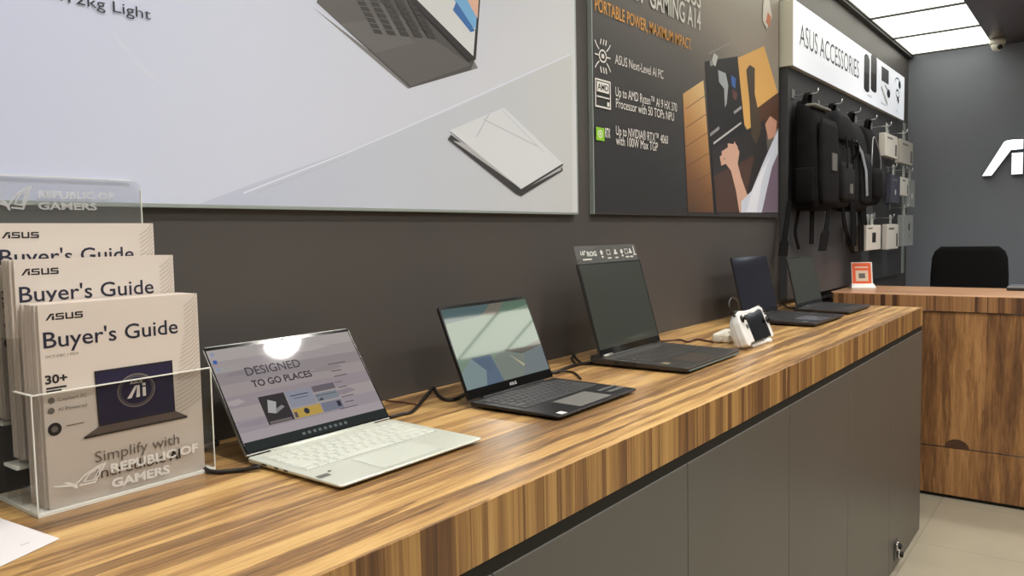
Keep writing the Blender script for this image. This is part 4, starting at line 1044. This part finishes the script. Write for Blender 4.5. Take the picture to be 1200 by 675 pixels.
# tall back panel with a rounded corner
m = MB(); bx0, bx1, bzt = .392, .617, 1.432; r_ = .014
pr_ = [(bx0, TOP+.004), (bx1, TOP+.004)] + [(bx1-r_+r_*math.cos(R_(90*k/4)), bzt-r_+r_*math.sin(R_(90*k/4))) for k in range(5)] + [(bx0+r_-r_*math.sin(R_(90*k/4)), bzt-r_+r_*math.cos(R_(90*k/4))) for k in range(5)]
m.prism([(x-hx, -.021-hy, z-TOP) for x, z in pr_], (0, .003, 0), clear('clear acrylic back', (.95, .955, .96), white=.05)); m.build('back_panel', h_)
m = MB(); m.box(HX0-hx, HX1-hx, FY-.001-hy, -.018-hy, .0005, .0048, ace); 
m.box(HX0-hx, HX0+.10-hx, -.0975-hy, -.055-hy, .052, .056, ace); m.box(HX0+.1-hx, HX1-tk-hx, -.0975-hy, -.055-hy, .052, .056, ace)
m.box(HX0+tk-hx, HX1-tk-hx, -.0505-hy, -.022-hy, .104, .108, ace)
m.build('floor_plate', h_)
m = MB(); e_ = .0012
m.box(HX0-hx, HX1-hx, FY-.0004-hy, FY+tk-hy, 1.146-TOP, 1.1475-TOP, ace)
m.box(HX0-.0004-hx, HX0+.0012-hx, FY-.0004-hy, FY+.0012-hy, .004, 1.146-TOP, ace); m.box(HX1-.0012-hx, HX1+.0004-hx, FY-.0004-hy, FY+.0012-hy, .004, 1.146-TOP, ace)
m.box(HX0-hx, HX0+tk-hx, FY+tk-hy, -.0985-hy, 1.146-TOP, 1.1475-TOP, ace)
m.build('polished_edges', h_)
m = MB(); m.box(bx1-.0005-hx, bx1+.0006-hx, -.0212-hy, -.018-hy, .3, bzt-r_-TOP, ace)
m.box(bx0+r_-hx, bx1-r_-hx, -.0212-hy, -.018-hy, bzt-TOP-.0004, bzt-TOP+.0006, ace)
m.build('back_edge', h_)
a = Art(lambda u, v, l: Vector((u-hx, FY-l-hy, v-TOP)), .00005)
q = lambda x, y: wl(x, y, FY)
p0 = q(61, 580); p1 = q(124, 546)
art_eye(a, p0[0], p0[1]-.0, p1[0]-p0[0], p1[1]-p0[1]+.004, frost_t)
pa, pb = q(130, 556), q(232, 526)
a.text('REPUBLIC OF', pa[0], (pa[1]+pb[1])/2-.001, pb[0]-pa[0], .0125, frost_t, .035)
pa, pb = q(131, 570), q(199, 553)
a.text('GAMERS', pa[0], (pa[1]+pb[1])/2-.002, pb[0]-pa[0], .0125, frost_t, .035)
a.build('front_etching', h_)
a = Art(lambda u, v, l: Vector((u-hx, -.021-l-hy, v-TOP)), .00005)
q = lambda x, y: wl(x, y, -.0215)
p0, p1 = q(-10, 247), q(36, 219)
art_eye(a, p0[0], p0[1], p1[0]-p0[0], p1[1]-p0[1], frost_b)
pa, pb = q(45, 245.5), q(114, 246)
a.text('GAMERS', pa[0], pa[1], pb[0]-pa[0], .0105, frost_b, .03)
pa = q(45, 232); a.text('REPUBLIC OF', pa[0], pa[1], .105, .0105, frost_b, .03)
a.build('back_etching', h_)

# guides
GW, GH = .2165, .264
cov = mat('matte cream cover', (220, 210, 202), .5, bump=.03); pages = mat('page edges', (222, 210, 200), .8, bump=.6, bscale=700)
navy = mat('navy cover lettering', (38, 38, 58), .5); navyscreen = mat('navy pictured screen', (34, 28, 62), .45); blackp = mat('black cover print', (34, 30, 34), .5); greyp = mat('grey cover print', (120, 112, 106), .5)
midgreyp = mat('grey cover picture', (92, 82, 80), .5); whitep = mat('white cover print', (232, 226, 222), .5); wavep = mat('pale cover stripes', (190, 178, 166), .5)  # mid grey print serves the pictured laptop's deck and some lettering
greyband = mat('cover lower band', (196, 184, 172), .5)
GY0 = -.1505
def guide_art(parent):
    """cover print; u from the left edge, v up from the bottom edge, taken from the front guide in the photograph"""
    g0 = (.410, TOP+.0055)
    a = Art(lambda u, v, l: Vector((u, -l, v)), .00002)
    def q(x, y): X, Z = wl(x, y, GY0-.0005); return (X-g0[0], Z-g0[1])
    x_l = q(52, 375)[0]
    art_wordmark(a, q(53, 374)[0], q(53, 376)[1], q(97, 370)[0]-q(53, 374)[0], .0085, blackp)
    z = (q(50, 408)[1]+q(208, 391)[1])/2
    a.text("Buyer's Guide", q(51, 406)[0], z, q(208.5, 391)[0]-q(51, 406)[0], .0205, navy, .008)
    a.text('OCT-DEC | 2024', q(53, 419)[0], q(53, 420)[1], q(92, 416)[0]-q(53, 419)[0], .0032, greyp, 0)
    a.text('30+', q(53, 450)[0], q(53, 451)[1], q(79, 447)[0]-q(53, 450)[0], .0115, blackp, .03)
    a.rect(q(54, 456)[0], q(54, 457)[1], q(78, 455)[0], q(54, 454.8)[1], blackp); a.rect(q(54, 460)[0], q(54, 460.5)[1], q(72, 455)[0], q(54, 458.4)[1], blackp)
    for y_, s in ((472, 'Copilot+ PC'), (484, 'AI Powered')):
        p_ = q(57, y_); a.circle(p_[0]+.003, p_[1]+.002, .0042, greyp); a.text(s, p_[0]+.011, p_[1], .036, .0045, greyp, 0)
    p_ = q(64, 503); a.circle(p_[0], p_[1], .0085, blackp); a.circle(p_[0], p_[1], .004, greyp); a.rect(p_[0]+.014, p_[1]+.001, p_[0]+.036, p_[1]+.0022, greyp)
    # pale wave stripes along the right edge
    for k in range(26):
        z_ = .258-k*.0062; r_ = .022+.020*math.sin(max(0, k-6)/20*1.6)
        a.line([(GW-r_, z_-.012), (GW-r_*.45, z_-.004), (GW-.002, z_+.006)], .0012, wavep)
    # pictured laptop
    A1, B1, C1, D1 = q(110, 436), q(202, 421), q(204, 484), q(113, 500)
    zt_ = (A1[1]+B1[1])/2; zb_ = (C1[1]+D1[1])/2
    a.poly([(A1[0]+.002, zb_+.0005), (B1[0], zb_+.0005), (B1[0]-.001, zt_), (A1[0], zt_)], blackp)
    a.poly([(A1[0]+.004, zb_+.003), (B1[0]-.002, zb_+.003), (B1[0]-.003, zt_-.002), (A1[0]+.002, zt_-.002)], navyscreen)
    a.poly([(q(98, 515)[0], zb_-.009), (q(219, 490)[0], zb_-.009), (B1[0]+.001, zb_+.001), (A1[0]+.002, zb_+.001)], midgreyp)
    a.poly([(q(98, 515)[0], zb_-.0115), (q(219, 490)[0], zb_-.0115), (q(219, 490)[0], zb_-.009), (q(98, 515)[0], zb_-.009)], blackp)
    c_ = q(159.5, 457)
    a.ring(c_[0], c_[1], .0225, .0022, greyp, .0255); a.ring(c_[0], c_[1], .0195, .0008, greyp, .0225)
    a.text('ASUS', c_[0]-.009, c_[1]+.0095, .018, .0034, whitep, .02)
    a.poly([(c_[0]-.0135, c_[1]-.010), (c_[0]-.0075, c_[1]-.010), (c_[0]+.0015, c_[1]+.0065), (c_[0]-.002, c_[1]+.0065)], whitep)
    a.poly([(c_[0]-.001, c_[1]-.010), (c_[0]+.0045, c_[1]-.010), (c_[0]+.0045, c_[1]+.0065), (c_[0]+.0012, c_[1]+.0065)], whitep)
    a.rect(c_[0]+.0085, c_[1]-.010, c_[0]+.0130, c_[1]+.003, whitep); a.rect(c_[0]+.0085, c_[1]+.005, c_[0]+.0130, c_[1]+.0085, whitep)
    z = (q(111, 540)[1]+q(210, 521)[1])/2
    a.text('Simplify with', q(111, 540)[0], z, q(210, 521)[0]-q(111, 540)[0], .0145, greyp, 0)
    z2 = z-.0225
    a.text('incredible', q(113, 556)[0], z2, q(194, 540)[0]-q(113, 556)[0], .0145, midgreyp, 0)
    a.text('AI', q(198, 538)[0], z2, q(211, 536)[0]-q(198, 538)[0], .0145, blackp, .03)
    return a.build('cover_print', parent, (0, -.0005, 0))
def guide(x, y, z, th, label, group=None, art=False):
    t = thing('buyers_guide', (x, y, z), label, 'brochure', group)
    m = MB(); m.box(.0006, GW-.0006, .0009, th-.0009, .0005, GH-.0007, pages)
    m.build('page_block', t)
    m = MB(); m.box(0, GW, -.0005, .0009, 0, GH, cov); m.build('front_cover', t)
    m = MB(); m.box(0, GW, th-.0009, th, 0, GH, cov); m.build('back_cover', t)
    if art: guide_art(t)
    return t
tiers = [(.410, GY0, TOP+.0055, 'front pocket', 7, .0068), (.4055, -.0965, TOP+.0625, 'middle pocket', 6, .0065), (.402, -.0495, TOP+.1115, 'rear pocket', 4, .0064)]
covn = ['lowest and nearest cream Buyer\'s Guide with the pictured laptop', 'middle cream Buyer\'s Guide with its title half showing above the nearest one', 'rear cream Buyer\'s Guide, highest of the three titles']
protos = None
rng = random.Random(3)
for k, (x, y, z, nm, n, th) in enumerate(tiers):
    for j in range(n):
        yy = y+j*(th+.0002)
        if j == 0:
            if k == 0: first = guide(x, yy, z, th, covn[0], 'guides at the front of each pocket', True)
            else:
                c = copy_tree(first); c.location = (x, yy, z); c['label'] = covn[k]
        else:
            if protos is None:
                protos = guide(x, yy, z, th, 'cream guide behind the front one in the holder', 'guides stacked behind in the holder'); c = protos
            else: c = copy_tree(protos)
            c.location = (x+rng.uniform(-.003, .001), yy, z)
            c['group'] = 'guides stacked in the %s' % nm
            c['label'] = 'cream guide stacked behind the front one in the %s of the holder' % nm

# loose sheet of paper
A3 = [tp(0, 608), tp(70, 632), tp(0, 665)]
c0 = tp(70, 632); e1 = (tp(0, 608)-c0).normalized(); e2 = Vector((-e1.y, e1.x, 0))
if (tp(0, 665)-c0).dot(e2) < 0: e2 = -e2
ps = thing('paper_sheet', (c0.x, c0.y, TOP), 'white sheet of paper at the near left edge of the counter', 'paper')
m = MB(); f1 = (tp(0, 608)-c0).normalized()*.297; f2_ = (tp(0, 665)-c0).normalized()*.21
m.prism([(0, 0, .0006), (f1.x, f1.y, .0006), (f1.x+f2_.x, f1.y+f2_.y, .0006), (f2_.x, f2_.y, .0006)], (0, 0, .0005), M['paper']); m.build('sheet', ps)
A_ = Art(lambda u, v, l: Vector((u, v, .0011+l)), .0001); p_ = tp(25, 640)-c0; p2_ = tp(34, 637)-c0
A_.line([(p_.x, p_.y), (p2_.x, p2_.y)], .0012, greyp); A_.build('printed_line', ps)

# ================================================================== light from the room, camera, colour
wd = bpy.data.worlds.new('world'); SC.world = wd; wd.use_nodes = True
wd.node_tree.nodes['Background'].inputs['Color'].default_value = (.5, .5, .5, 1); wd.node_tree.nodes['Background'].inputs['Strength'].default_value = .3
cd_ = bpy.data.cameras.new('camera'); cam = bpy.data.objects.new('camera', cd_); COL.objects.link(cam)
cd_.sensor_width = 36; cd_.lens = FPX/1200*36; cd_.clip_start = .01
Mx = Matrix.Identity(4)
for k in range(3): Mx[k][0] = RT[k]; Mx[k][1] = UP[k]; Mx[k][2] = -fw[k]; Mx[k][3] = CAM[k]
cam.matrix_world = Mx
SC.camera = cam
SC.view_settings.view_transform = 'Standard'; SC.view_settings.look = 'None'; SC.view_settings.exposure = 0; SC.view_settings.gamma = 1; SC.view_settings.use_curve_mapping = False
